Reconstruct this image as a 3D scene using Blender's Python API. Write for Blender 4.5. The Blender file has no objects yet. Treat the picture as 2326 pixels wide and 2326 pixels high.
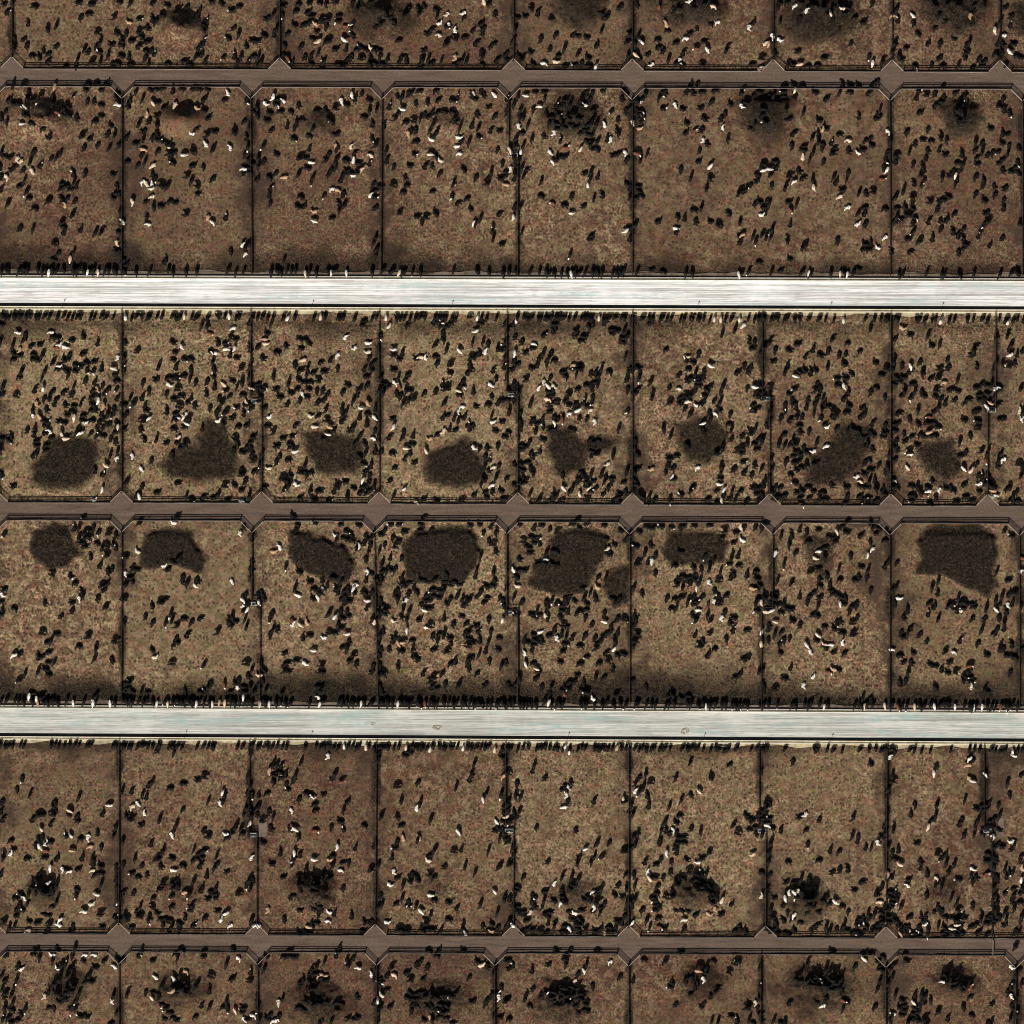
import bpy, bmesh, math, random
import numpy as np
from mathutils import Vector, Matrix

random.seed(11)
RNG = np.random.default_rng(4)
R = math.radians
scene = bpy.context.scene
COL = scene.collection

# ------------------------------------------------------------------ camera, sky, sun, exposure
K = 0.125                                   # metres per unit of the survey grid used for all plan coordinates
CX = CY = 1163.0
HALF = 1163.0 * K
cam_d = bpy.data.cameras.new('camera')
cam = bpy.data.objects.new('camera', cam_d)
COL.objects.link(cam)
CAM_H = 2400.0
cam.location = (0.0, 0.0, CAM_H)
cam.rotation_euler = (0.0, 0.0, 0.0)
cam_d.sensor_fit = 'AUTO'
cam_d.sensor_width = 36.0
cam_d.lens = 36.0 * CAM_H / (2.0 * HALF)
cam_d.clip_start = 10.0
cam_d.clip_end = 20000.0
scene.camera = cam

SUN_EL = R(36.0)
SHADOW_AZ = R(17.0)                         # shadows fall this far east of north
w = bpy.data.worlds.new('World')
scene.world = w
w.use_nodes = True
nt = w.node_tree
bg = nt.nodes['Background']
sky = nt.nodes.new('ShaderNodeTexSky')
sky.sky_type = 'NISHITA'
sky.sun_disc = False
sky.air_density = 0.45
sky.dust_density = 2.0
sky.ozone_density = 0.0
sky.sun_elevation = SUN_EL
sky.sun_rotation = R(180.0) + SHADOW_AZ
nt.links.new(sky.outputs['Color'], bg.inputs['Color'])
bg.inputs['Strength'].default_value = 0.05
sun_d = bpy.data.lights.new('sun', 'SUN')
sun_d.energy = 5.0
sun_d.angle = R(0.5)
sun_d.color = (1.0, 0.955, 0.88)
sun = bpy.data.objects.new('sun', sun_d)
COL.objects.link(sun)
ldir = Vector((math.sin(SHADOW_AZ) * math.cos(SUN_EL), math.cos(SHADOW_AZ) * math.cos(SUN_EL), -math.sin(SUN_EL)))
sun.rotation_euler = ldir.to_track_quat('-Z', 'Y').to_euler()
sun.location = (-80, -260, 200)
vs = scene.view_settings
vs.view_transform = 'Standard'
vs.look = 'None'
vs.exposure = 0.22
scene.cycles.filter_width = 0.95
vs.gamma = 1.0

def X(px): return (px - CX) * K
def Y(py): return (CY - py) * K

# ------------------------------------------------------------------ materials
def material(name, rough=0.9, spec=0.2):
    m = bpy.data.materials.new(name)
    m.use_nodes = True
    b = m.node_tree.nodes['Principled BSDF']
    b.inputs['Roughness'].default_value = rough
    b.inputs['Specular IOR Level'].default_value = spec
    return m, m.node_tree, b

def N(t, kind, **kw):
    n = t.nodes.new(kind)
    for k, v in kw.items():
        if k in n.inputs.keys() if isinstance(k, str) else False:
            n.inputs[k].default_value = v
        else:
            setattr(n, k, v)
    return n

def noise(t, vec, scale, detail=3.0, rough=0.55, dist=0.0):
    n = t.nodes.new('ShaderNodeTexNoise')
    n.inputs['Scale'].default_value = scale
    n.inputs['Detail'].default_value = detail
    n.inputs['Roughness'].default_value = rough
    n.inputs['Distortion'].default_value = dist
    t.links.new(vec, n.inputs['Vector'])
    return n

def mrange(t, val, a, b, c=0.0, d=1.0):
    n = t.nodes.new('ShaderNodeMapRange')
    n.inputs[1].default_value = a; n.inputs[2].default_value = b
    n.inputs[3].default_value = c; n.inputs[4].default_value = d
    t.links.new(val, n.inputs[0])
    return n.outputs[0]

def mixc(t, fac, a, b, blend='MIX'):
    n = t.nodes.new('ShaderNodeMix')
    n.data_type = 'RGBA'
    n.blend_type = blend
    for idx, v in ((0, fac), (6, a), (7, b)):
        if hasattr(v, 'links') or hasattr(v, 'is_linked'):
            t.links.new(v, n.inputs[idx])
        elif isinstance(v, (int, float)):
            n.inputs[idx].default_value = v
        else:
            n.inputs[idx].default_value = (v[0], v[1], v[2], 1.0)
    return n.outputs[2]

def math_n(t, op, a, b=None):
    n = t.nodes.new('ShaderNodeMath'); n.operation = op
    for i, v in enumerate((a, b)):
        if v is None: continue
        if isinstance(v, (int, float)): n.inputs[i].default_value = v
        else: t.links.new(v, n.inputs[i])
    return n.outputs[0]

def ground_material():
    m, t, b = material('trampled manure soil', 0.95, 0.1)
    geo = t.nodes.new('ShaderNodeNewGeometry')
    P = geo.outputs['Position']
    at = t.nodes.new('ShaderNodeAttribute'); at.attribute_name = 'soil'
    sep = t.nodes.new('ShaderNodeSeparateColor'); t.links.new(at.outputs['Color'], sep.inputs[0])
    damp, tone, olive = sep.outputs[0], sep.outputs[1], sep.outputs[2]
    stain = at.outputs['Alpha']
    at2 = t.nodes.new('ShaderNodeAttribute'); at2.attribute_name = 'litter'
    litter = at2.outputs['Fac']
    # broad and fine mottling
    n_big = noise(t, P, 0.06, 4.0, 0.6)
    n_mid = noise(t, P, 0.42, 4.0, 0.65)
    n_fine = noise(t, P, 1.35, 4.0, 0.8)
    n_grain = noise(t, P, 4.5, 2.0, 0.7)
    base = mixc(t, mrange(t, n_big.outputs[0], .38, .64), (0.068, 0.042, 0.031), (0.094, 0.063, 0.043))
    base = mixc(t, olive, base, (0.152, 0.118, 0.076))
    bright = mixc(t, mrange(t, n_mid.outputs[0], .44, .66), base, (0.270, 0.208, 0.145))
    lightmix = mixc(t, tone, base, bright)
    # chromatic crumbs of straw, dung and soil
    col_n = noise(t, P, 1.1, 3.0, 0.7)
    h1 = noise(t, P, 0.30, 4.0, 0.7)
    lightmix = mixc(t, mrange(t, h1.outputs[0], .40, .52, .85, 0), lightmix, mixc(t, 1.0, lightmix, (1.12, .93, .88), 'MULTIPLY'))
    lightmix = mixc(t, mrange(t, h1.outputs[0], .50, .62, 0, .95), lightmix, mixc(t, 1.0, lightmix, (1.0, 1.06, .88), 'MULTIPLY'))
    hs = t.nodes.new('ShaderNodeHueSaturation')
    t.links.new(lightmix, hs.inputs['Color'])
    t.links.new(mrange(t, col_n.outputs[0], .35, .65, 0.452, 0.545), hs.inputs['Hue'])
    hs.inputs['Saturation'].default_value = 1.16
    c = hs.outputs[0]
    val = math_n(t, 'MULTIPLY', mrange(t, n_fine.outputs[0], .38, .64, 0.52, 1.80), mrange(t, n_grain.outputs[0], .34, .66, 0.48, 1.62))
    val = math_n(t, 'ADD', math_n(t, 'MULTIPLY', math_n(t, 'SUBTRACT', val, 1.0), litter), 1.0)
    n_comb = t.nodes.new('ShaderNodeCombineColor')
    for i in range(3): t.links.new(val, n_comb.inputs[i])
    c = mixc(t, 1.0, c, n_comb.outputs[0], 'MULTIPLY')
    n_st = noise(t, P, 0.22, 5.0, 0.68)
    stf = mrange(t, math_n(t, 'ADD', stain, mrange(t, n_st.outputs[0], .3, .7, -.45, .45)), .30, .85, 0, .85)
    c = mixc(t, stf, c, (0.050, 0.032, 0.022))
    # dung pats: small round dark spots
    vo = t.nodes.new('ShaderNodeTexVoronoi'); vo.feature = 'F1'
    vo.voronoi_dimensions = '2D'; vo.inputs['Scale'].default_value = 0.78; vo.inputs['Randomness'].default_value = 1.0
    t.links.new(P, vo.inputs['Vector'])
    pat = mrange(t, math_n(t, 'ADD', vo.outputs['Distance'], mrange(t, n_fine.outputs[0], .35, .65, -.12, .12)), 0.14, 0.38, 1.0, 0.0)
    vo_c = t.nodes.new('ShaderNodeSeparateColor'); t.links.new(vo.outputs['Color'], vo_c.inputs[0])
    keep = mrange(t, vo_c.outputs[0], 0.30, 0.40)
    patf = math_n(t, 'MULTIPLY', math_n(t, 'MULTIPLY', pat, keep), mrange(t, n_st.outputs[0], .40, .58, .12, 1.0))
    c = mixc(t, patf, c, (0.040, 0.026, 0.019))
    # wet mud
    n_mud = noise(t, P, 1.5, 5.0, 0.8, 1.2)
    mud = mixc(t, mrange(t, n_mud.outputs[0], .43, .60), (0.012, 0.009, 0.006), (0.082, 0.060, 0.040))
    mud = mixc(t, 1.0, mud, n_comb.outputs[0], 'MULTIPLY')
    edge_n = math_n(t, 'ADD', damp, mrange(t, n_mid.outputs[0], .3, .7, -.34, .34))
    c = mixc(t, mrange(t, edge_n, .18, .80), c, mud)
    t.links.new(c, b.inputs['Base Color'])
    # relief: hoof prints everywhere, ploughed ripples in the mud
    bump_h = math_n(t, 'ADD', math_n(t, 'MULTIPLY', n_fine.outputs[0], 0.35),
                    math_n(t, 'MULTIPLY', math_n(t, 'MULTIPLY', n_mud.outputs[0], damp), 4.5))
    bp = t.nodes.new('ShaderNodeBump'); bp.inputs['Distance'].default_value = 0.5; bp.inputs['Strength'].default_value = 1.0
    t.links.new(bump_h, bp.inputs['Height'])
    t.links.new(bp.outputs[0], b.inputs['Normal'])
    return m

def lane_material():
    m, t, b = material('packed lane dirt', 0.95, 0.1)
    P = t.nodes.new('ShaderNodeNewGeometry').outputs['Position']
    mp = t.nodes.new('ShaderNodeMapping'); mp.inputs['Scale'].default_value = (0.12, 1.0, 1.0)
    t.links.new(P, mp.inputs['Vector'])
    st = noise(t, mp.outputs[0], 0.9, 4.0, 0.6)
    fi = noise(t, P, 1.7, 4.0, 0.75)
    bi = noise(t, P, 0.1, 3.0, 0.6)
    c = mixc(t, mrange(t, st.outputs[0], .35, .65), (0.098, 0.065, 0.051), (0.170, 0.119, 0.093))
    c = mixc(t, mrange(t, bi.outputs[0], .4, .65, 0, .5), c, (0.135, 0.108, 0.072))
    c = mixc(t, mrange(t, fi.outputs[0], .36, .60, 0.5, 0.0), c, (0.05, 0.036, 0.027))
    t.links.new(c, b.inputs['Base Color'])
    bp = t.nodes.new('ShaderNodeBump'); bp.inputs['Distance'].default_value = 0.08; bp.inputs['Strength'].default_value = 0.6
    t.links.new(fi.outputs[0], bp.inputs['Height']); t.links.new(bp.outputs[0], b.inputs['Normal'])
    return m

def road_material(name, pale, grey, teal, teal_amt):
    m, t, b = material(name, 0.85, 0.25)
    P = t.nodes.new('ShaderNodeNewGeometry').outputs['Position']
    def streak(sx, sy, det=5.0):
        mp = t.nodes.new('ShaderNodeMapping'); mp.inputs['Scale'].default_value = (sx, sy, 1.0)
        t.links.new(P, mp.inputs['Vector'])
        return noise(t, mp.outputs[0], 1.0, det, 0.62)
    a = streak(0.012, 0.75); s2 = streak(0.06, 2.2, 4.0); s3 = streak(0.03, 0.35, 3.0)
    cl = noise(t, P, 0.35, 5.0, 0.7)
    s4 = streak(0.02, 3.6, 3.0); s5 = streak(0.25, 5.0, 3.0)
    c = mixc(t, mrange(t, a.outputs[0], .37, .53), grey, pale)
    c = mixc(t, mrange(t, s2.outputs[0], .48, .64, 0, .6), c, tuple(x * .66 for x in grey))
    c = mixc(t, mrange(t, s4.outputs[0], .49, .60, 0, .7), c, tuple(x * .60 for x in grey))
    c = mixc(t, mrange(t, s5.outputs[0], .52, .64, 0, .55), c, tuple(x * .55 for x in grey))
    pc = noise(t, P, 0.05, 4.0, 0.7)
    c = mixc(t, mrange(t, pc.outputs[0], .50, .68, 0, .45), c, tuple(min(.9, x * 1.1) for x in pale))
    tl = math_n(t, 'MULTIPLY', mrange(t, s3.outputs[0], .50, .64), mrange(t, cl.outputs[0], .36, .62))
    c = mixc(t, math_n(t, 'MULTIPLY', tl, teal_amt), c, teal)
    sp = noise(t, P, 0.8, 3.0, 0.8)
    c = mixc(t, mrange(t, sp.outputs[0], .69, .76, 0, .5), c, (0.22, 0.20, 0.16))
    t.links.new(c, b.inputs['Base Color'])
    return m

def concrete_material(name, col, dirt, amt):
    m, t, b = material(name, 0.9, 0.2)
    P = t.nodes.new('ShaderNodeNewGeometry').outputs['Position']
    n1 = noise(t, P, 0.7, 5.0, 0.7); n2 = noise(t, P, 0.09, 3.0, 0.6)
    f = math_n(t, 'ADD', mrange(t, n1.outputs[0], .38, .66, 0, .6), mrange(t, n2.outputs[0], .4, .65, 0, .5))
    c = mixc(t, math_n(t, 'MULTIPLY', f, amt), col, dirt)
    t.links.new(c, b.inputs['Base Color'])
    return m

def metal_material(name, col, rough=0.6, metal=0.0, rust=0.5):
    m, t, b = material(name, rough, 0.3)
    P = t.nodes.new('ShaderNodeNewGeometry').outputs['Position']
    n1 = noise(t, P, 1.3, 4.0, 0.7)
    c = mixc(t, mrange(t, n1.outputs[0], .45, .7, 0, rust), col, (0.10, 0.045, 0.022))
    t.links.new(c, b.inputs['Base Color'])
    b.inputs['Metallic'].default_value = metal
    return m

def hide_material(name, col, col2, face=None, patch=0.0, patch_col=(0.8, 0.76, 0.68)):
    m, t, b = material(name, 0.85, 0.12)
    tc = t.nodes.new('ShaderNodeTexCoord')
    oi = t.nodes.new('ShaderNodeObjectInfo')
    ad = t.nodes.new('ShaderNodeVectorMath'); ad.operation = 'ADD'
    sc = t.nodes.new('ShaderNodeVectorMath'); sc.operation = 'SCALE'
    t.links.new(oi.outputs['Location'], sc.inputs[0]); sc.inputs['Scale'].default_value = 3.7
    t.links.new(tc.outputs['Object'], ad.inputs[0]); t.links.new(sc.outputs[0], ad.inputs[1])
    n1 = noise(t, ad.outputs[0], 2.2, 3.0, 0.6)
    c = mixc(t, mrange(t, n1.outputs[0], .35, .68), col, col2)
    if patch:
        n2 = noise(t, ad.outputs[0], 1.15, 2.0, 0.5)
        c = mixc(t, mrange(t, n2.outputs[0], .62 - patch, .66 - patch), c, patch_col)
    if face:
        at = t.nodes.new('ShaderNodeAttribute'); at.attribute_name = 'head'
        c = mixc(t, mrange(t, at.outputs['Fac'], .45, .6), c, face)
    t.links.new(c, b.inputs['Base Color'])
    n3 = noise(t, tc.outputs['Object'], 14.0, 2.0, 0.6)
    bp = t.nodes.new('ShaderNodeBump'); bp.inputs['Distance'].default_value = 0.01; bp.inputs['Strength'].default_value = 0.4
    t.links.new(n3.outputs[0], bp.inputs['Height']); t.links.new(bp.outputs[0], b.inputs['Normal'])
    return m

M_GROUND = ground_material()
M_LANE = lane_material()
M_ROAD = [road_material('white caliche road', (0.90, 0.885, 0.86), (0.50, 0.48, 0.45), (0.38, 0.52, 0.50), 0.75),
          road_material('pale grey caliche road', (0.61, 0.60, 0.55), (0.37, 0.375, 0.335), (0.27, 0.40, 0.38), 0.85)]
M_BUNK = concrete_material('feed bunk concrete', (0.74, 0.72, 0.66), (0.42, 0.38, 0.30), 0.55)
M_BUNK_S = concrete_material('cream bunk concrete', (0.80, 0.75, 0.60), (0.46, 0.40, 0.26), 0.6)
M_FEED = concrete_material('leftover feed', (0.66, 0.60, 0.42), (0.30, 0.23, 0.13), 0.8)
M_APRON = concrete_material('manured apron concrete', (0.20, 0.155, 0.115), (0.06, 0.042, 0.03), 1.0)
M_PAINTED_SHADE = concrete_material('painted bunk wall shade', (0.16, 0.14, 0.11), (0.06, 0.05, 0.035), 1.0)  # dark colour that deepens the bunk wall's shadow on the road
M_APRON_S = concrete_material('cream apron concrete', (0.50, 0.44, 0.28), (0.12, 0.085, 0.055), 0.85)
M_CURB = concrete_material('pale curb', (0.42, 0.37, 0.33), (0.14, 0.11, 0.085), 0.9)
M_PIPE = metal_material('dark oilfield pipe', (0.035, 0.030, 0.028), 0.6, 0.0, 0.4)
M_GALV = metal_material('weathered pale pipe', (0.42, 0.36, 0.31), 0.55, 0.0, 0.45)
M_TANK = concrete_material('trough concrete', (0.50, 0.48, 0.44), (0.25, 0.22, 0.18), 0.8)
mw, tw, bw = material('trough water', 0.08, 0.5)
bw.inputs['Base Color'].default_value = (0.03, 0.045, 0.05, 1)
M_WATER = mw
M_SIGN = metal_material('marker post paint', (0.25, 0.25, 0.24), 0.5, 0.0, 0.2)
M_MANURE = concrete_material('dried spill', (0.34, 0.30, 0.23), (0.17, 0.14, 0.09), 1.0)
HIDES = {
    'B': [hide_material('black hide', (0.006, 0.0055, 0.005), (0.013, 0.011, 0.009)),
          hide_material('black hide with pale face', (0.006, 0.0055, 0.005), (0.013, 0.011, 0.009), face=(0.72, 0.68, 0.60))],
    'W': [hide_material('white hide', (0.68, 0.65, 0.58), (0.52, 0.48, 0.41)),
          hide_material('cream hide', (0.60, 0.52, 0.39), (0.44, 0.37, 0.27))],
    'T': [hide_material('tan hide', (0.44, 0.29, 0.18), (0.33, 0.20, 0.12)),
          hide_material('pale tan hide', (0.60, 0.47, 0.35), (0.50, 0.36, 0.25)),
          hide_material('reddish brown hide with pale face', (0.16, 0.060, 0.035), (0.11, 0.042, 0.026), face=(0.74, 0.68, 0.60))],
}

# ------------------------------------------------------------------ helpers
def link_mesh(name, bm, mat, parent=None):
    me = bpy.data.meshes.new(name)
    bm.to_mesh(me); bm.free()
    if mat: me.materials.append(mat)
    o = bpy.data.objects.new(name, me)
    COL.objects.link(o)
    if parent: o.parent = parent
    return o

def tag(o, label, cat, group=None, kind=None):
    if label: o['label'] = label
    if cat: o['category'] = cat
    if group: o['group'] = group
    if kind: o['kind'] = kind
    return o

def empty(name, loc, rz=0.0):
    o = bpy.data.objects.new(name, None)
    o.location = loc; o.rotation_euler = (0, 0, rz)
    o.empty_display_size = 0.3
    COL.objects.link(o)
    return o

def add_box(bm, x0, x1, y0, y1, z0, z1):
    vs_ = [bm.verts.new(p) for p in ((x0, y0, z0), (x1, y0, z0), (x1, y1, z0), (x0, y1, z0), (x0, y0, z1), (x1, y0, z1), (x1, y1, z1), (x0, y1, z1))]
    for f in ((3, 2, 1, 0), (4, 5, 6, 7), (0, 1, 5, 4), (1, 2, 6, 5), (2, 3, 7, 6), (3, 0, 4, 7)):
        bm.faces.new([vs_[i] for i in f])

def add_tube(bm, a, b, r, n=8):
    a = Vector(a); b = Vector(b)
    d = (b - a).normalized()
    u = d.orthogonal().normalized(); v = d.cross(u)
    ring = []
    for p in (a, b):
        ring.append([bm.verts.new(p + u * (r * math.cos(2 * math.pi * i / n)) + v * (r * math.sin(2 * math.pi * i / n))) for i in range(n)])
    for i in range(n):
        j = (i + 1) % n
        bm.faces.new((ring[0][i], ring[0][j], ring[1][j], ring[1][i]))
    bm.faces.new(ring[0][::-1]); bm.faces.new(ring[1])

# ------------------------------------------------------------------ site plan (survey grid units, x east, y south)
SLOPE = {'lane1': (156, 164), 'top2': (196, 202.5), 'road1': (632, 639.8), 'road1b': (695, 703),
         'lane2': (1141, 1150), 'top4': (1181, 1189.5), 'road2': (1608.5, 1620.5), 'road2b': (1672, 1684.5),
         'lane3': (2121, 2133), 'top6': (2161, 2171)}
def line(name, px):
    a, b = SLOPE[name]
    return a + (b - a) * px / 2326.0
DEPTH = 27.0        # depth and half width of the lane corners
HW = 27.0
ROWS = [
    dict(name='top row', where='top row', top=None, bot='lane1', divs=[(27, 27, None), (635, 635, None), (1166, 1166, None), (1436, 1436, None), (1756, 1756, None), (2026, 2026, None), (2271, 2271, None)]),
    dict(name='row above the upper road', where='row above upper road', top='top2', bot='road1', divs=[(-14, -14, None), (277, 276, None), (569, 572, None), (867, 865, None), (1155, 1176, 345), (1436, 1436, None), (2021, 2022, None), (2322, 2322, None)]),
    dict(name='row below the upper road', where='row below upper road', top='road1b', bot='lane2', divs=[(-8, -8, None), (276, 276, None), (569, 594, 905), (861, 861, None), (1151, 1176, 890), (1436, 1436, None), (1731, 1748, 900), (2023, 2023, None), (2261, 2243, 925)]),
    dict(name='row above the lower road', where='row above lower road', top='top4', bot='road2', divs=[(-10, -10, None), (276, 276, None), (572, 590, 1365), (849, 859, None), (1151, 1176, 1385), (1430, 1430, None), (1755, 1729, 1380), (2021, 2021, None), (2315, 2315, None)]),
    dict(name='row below the lower road', where='row below lower road', top='road2b', bot='lane3', divs=[(-12, -12, None), (270, 270, None), (566, 583, 1890), (855, 852, None), (1148, 1166, 1880), (1428, 1428, None), (1724, 1739, 1880), (2015, 2012, None), (2235, 2253, 1880)]),
    dict(name='bottom row', where='bottom row', top='top6', bot=None, divs=[(-12, -12, None), (270, 270, None), (585, 585, None), (855, 855, None), (1124, 1124, None), (1428, 1428, None), (1728, 1728, None), (2012, 2012, None), (2307, 2307, None)]),
]
NO_NODE = {(4, 8), (5, 6)}
EDGE = 2500.0       # the rows run on past the frame
WEST, EAST = -170.0, 2500.0
ORD = ['zeroth', 'first', 'second', 'third', 'fourth', 'fifth', 'sixth', 'seventh', 'eighth', 'ninth', 'tenth', 'eleventh', 'twelfth', 'thirteenth', 'fourteenth', 'fifteenth', 'sixteenth', 'seventeenth', 'eighteenth', 'nineteenth', 'twentieth']
TENS = {2: 'twenty', 3: 'thirty', 4: 'forty', 5: 'fifty', 6: 'sixty', 7: 'seventy'}
def ordinal(n):
    if n <= 20: return ORD[n]
    t, u = divmod(n, 10)
    return {2: 'twentieth', 3: 'thirtieth', 4: 'fortieth', 5: 'fiftieth', 6: 'sixtieth', 7: 'seventieth'}[t] if u == 0 else TENS[t] + '-' + ORD[u]

# ------------------------------------------------------------------ terrain: mud patches and dung mounds
#   cx, cy, rx, ry (1932-grid), height m, dampness, ruggedness m
S2 = 2326.0 / 1932.0
PATCH = [
    # top row
    (340, 54, 46, 32, 2.7, .2, .05), (721, 28, 62, 46, 2.2, .7, .25), (1092, 14, 46, 46, 3.6, .95, .5), (1310, 10, 74, 40, 2.9, .95, .6),
    (1563, 30, 80, 66, 2.4, .95, .6), (1800, 22, 66, 50, 2.4, .95, .55), (1925, 40, 22, 44, 1.6, .9, .4),
    # row above the upper road
    (78, 226, 60, 42, 2.8, .25, .08), (345, 226, 42, 30, 2.4, .4, .06), (604, 240, 34, 28, 1.4, .5, .1), (845, 240, 40, 30, 1.1, .3, .08),
    (1085, 226, 58, 42, 1.1, .75, .2), (1440, 218, 58, 56, 1.9, .85, .3), (1815, 218, 42, 40, 2.2, .85, .3),
    # row below the lower road
    (82, 1690, 34, 30, 2.4, .75, .35), (330, 1690, 46, 34, 1.1, .45, .12), (592, 1692, 44, 40, 3.0, .8, .45), (820, 1690, 46, 36, .8, .35, .15), (1082, 1692, 50, 34, 1.4, .65, .2),
    (1312, 1690, 46, 42, 3.2, .85, .45), (1522, 1698, 44, 42, 3.0, .85, .4), (1772, 1694, 40, 36, 1.3, .55, .2),
    # bottom row
    (122, 1872, 40, 40, 2.3, .85, .35), (345, 1880, 56, 40, 1.7, .75, .35), (600, 1900, 56, 46, 2.4, .85, .45), (832, 1892, 62, 44, 1.4, .8, .4), (1055, 1898, 58, 52, 3.2, .85, .5),
    (1320, 1862, 46, 40, 1.5, .75, .3), (1548, 1874, 70, 50, 2.3, .85, .45), (1800, 1858, 46, 30, 2.2, .7, .4),
]
MUD = [      # outlines of the scraped mud piles: height, dampness, outline on the survey grid
    (0.30, 1.00, ((110, 1004), (169, 999), (217, 1004), (223, 1028), (211, 1076), (193, 1112), (127, 1115), (78, 1100), (69, 1064), (99, 1028))),
    (0.30, 0.90, ((470, 956), (494, 954), (512, 971), (524, 1004), (539, 1046), (524, 1082), (452, 1100), (386, 1088), (365, 1061), (392, 1034), (437, 1010), (455, 974))),
    (0.25, 0.90, ((681, 983), (727, 977), (763, 995), (823, 1004), (829, 1040), (805, 1076), (751, 1082), (712, 1064), (693, 1028))),
    (0.40, 1.00, ((971, 1034), (1010, 1016), (1052, 998), (1079, 1013), (1094, 1052), (1094, 1091), (1061, 1109), (1013, 1106), (974, 1082), (965, 1058))),
    (0.35, 0.95, ((1247, 974), (1290, 971), (1332, 998), (1374, 998), (1392, 1010), (1380, 1028), (1338, 1028), (1332, 1064), (1283, 1082), (1253, 1070), (1244, 1028))),
    (0.25, 0.85, ((1540, 965), (1585, 947), (1633, 956), (1660, 983), (1645, 1028), (1609, 1058), (1564, 1052), (1543, 1013))),
    (0.30, 0.90, ((1913, 974), (1967, 977), (1973, 1010), (1961, 1034), (1940, 1076), (1913, 1100), (1858, 1112), (1834, 1094), (1843, 1046), (1877, 1016))),
    (0.30, 0.90, ((2093, 1010), (2166, 1004), (2178, 1034), (2172, 1076), (2145, 1100), (2112, 1070), (2090, 1040))),
    (0.50, 1.00, ((75, 1217), (120, 1196), (157, 1205), (169, 1235), (187, 1262), (163, 1283), (114, 1296), (81, 1277), (69, 1247))),
    (0.70, 1.00, ((343, 1214), (380, 1202), (434, 1208), (452, 1232), (464, 1259), (461, 1296), (422, 1290), (392, 1283), (361, 1296), (319, 1296), (316, 1259))),
    (0.70, 1.00, ((666, 1214), (699, 1208), (715, 1223), (751, 1229), (787, 1244), (805, 1274), (805, 1308), (790, 1326), (733, 1314), (681, 1293), (657, 1259))),
    (0.70, 1.00, ((940, 1217), (1010, 1208), (1064, 1205), (1091, 1220), (1094, 1253), (1082, 1296), (1052, 1332), (974, 1320), (919, 1308), (910, 1277), (919, 1244))),
    (0.60, 0.95, ((1277, 1211), (1344, 1208), (1380, 1217), (1386, 1250), (1362, 1283), (1341, 1314), (1314, 1350), (1262, 1356), (1199, 1332), (1208, 1296), (1241, 1262), (1247, 1223))),
    (0.35, 0.85, ((1386, 1296), (1424, 1277), (1425, 1374), (1392, 1374), (1368, 1332))),
    (0.35, 0.85, ((1512, 1211), (1615, 1208), (1657, 1238), (1645, 1283), (1579, 1283), (1524, 1290), (1503, 1247))),
    (0.20, 0.55, ((1819, 1223), (1901, 1229), (1889, 1290), (1858, 1332), (1843, 1283))),
    (0.75, 1.00, ((2078, 1235), (2093, 1214), (2136, 1199), (2226, 1196), (2259, 1214), (2265, 1262), (2262, 1332), (2238, 1356), (2196, 1338), (2160, 1320), (2121, 1308), (2078, 1308), (2090, 1277))),
]
ROW_TONE = [(.36, .10), (.38, .08), (.78, .55), (.66, .50), (.46, .22), (.36, .08)]     # (light crumbs, olive straw) per row

STEP = 0.4
EXT = 156.0
NG = int(2 * EXT / STEP) + 1
gx = np.linspace(-EXT, EXT, NG)
GX, GY = np.meshgrid(gx, gx)
PXg = GX / K + CX
PYg = CY - GY / K

def vnoise(scale, octaves=3, seed=0, sx=1.0, sy=1.0):
    rng = np.random.default_rng(seed)
    out = np.zeros_like(GX); amp = 1.0; tot = 0.0
    for o in range(octaves):
        L = scale / (2 ** o)
        u = (GX + EXT) / (L * sx) + rng.uniform(0, 50); v = (GY + EXT) / (L * sy) + rng.uniform(0, 50)
        iu = np.floor(u).astype(int); iv = np.floor(v).astype(int)
        fu = u - iu; fv = v - iv
        fu = fu * fu * (3 - 2 * fu); fv = fv * fv * (3 - 2 * fv)
        g = rng.random((iv.max() + 2, iu.max() + 2))
        val = (g[iv, iu] * (1 - fu) + g[iv, iu + 1] * fu) * (1 - fv) + (g[iv + 1, iu] * (1 - fu) + g[iv + 1, iu + 1] * fu) * fv
        out += amp * val; tot += amp; amp *= 0.5
    return out / tot

def lerp_line(name):
    a, b = SLOPE[name]
    return a + (b - a) * PXg / 2326.0
def smooth(a, b, x):
    t_ = np.clip((x - a) / (b - a), 0, 1)
    return t_ * t_ * (3 - 2 * t_)

n12 = vnoise(9.0, 4, 1); n4 = vnoise(3.2, 3, 2); n1 = vnoise(1.3, 2, 3); n30 = vnoise(38.0, 4, 5)
damp = np.zeros_like(GX); hgt = np.zeros_like(GX); rug = np.zeros_like(GX)
for i, (cx, cy, rx, ry, h, d, rg) in enumerate(PATCH):
    cx *= S2; cy *= S2; rx *= S2; ry *= S2
    dx = (PXg - cx) / rx; dy = (PYg - cy) / ry
    rr = np.sqrt(dx * dx + dy * dy) + (n12 - .5) * (.45 if rg < .1 else .9) + (n4 - .5) * (.1 if rg < .1 else .4)
    hh = h * (1.65 if rg < .1 else (1.45 if cy < 330 else 1.15)) * np.clip(1.12 - rr, 0, 1.0) ** 1.1
    prof = 1 - smooth(.5, 1.1, rr)
    dd = d * (1 - smooth(.35, 1.45, rr)) * (.15 if rg < .1 else (.9 if cy < 330 else .62))
    hgt = np.maximum(hgt, hh); damp = np.maximum(damp, dd); rug = np.maximum(rug, prof * rg)
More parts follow.
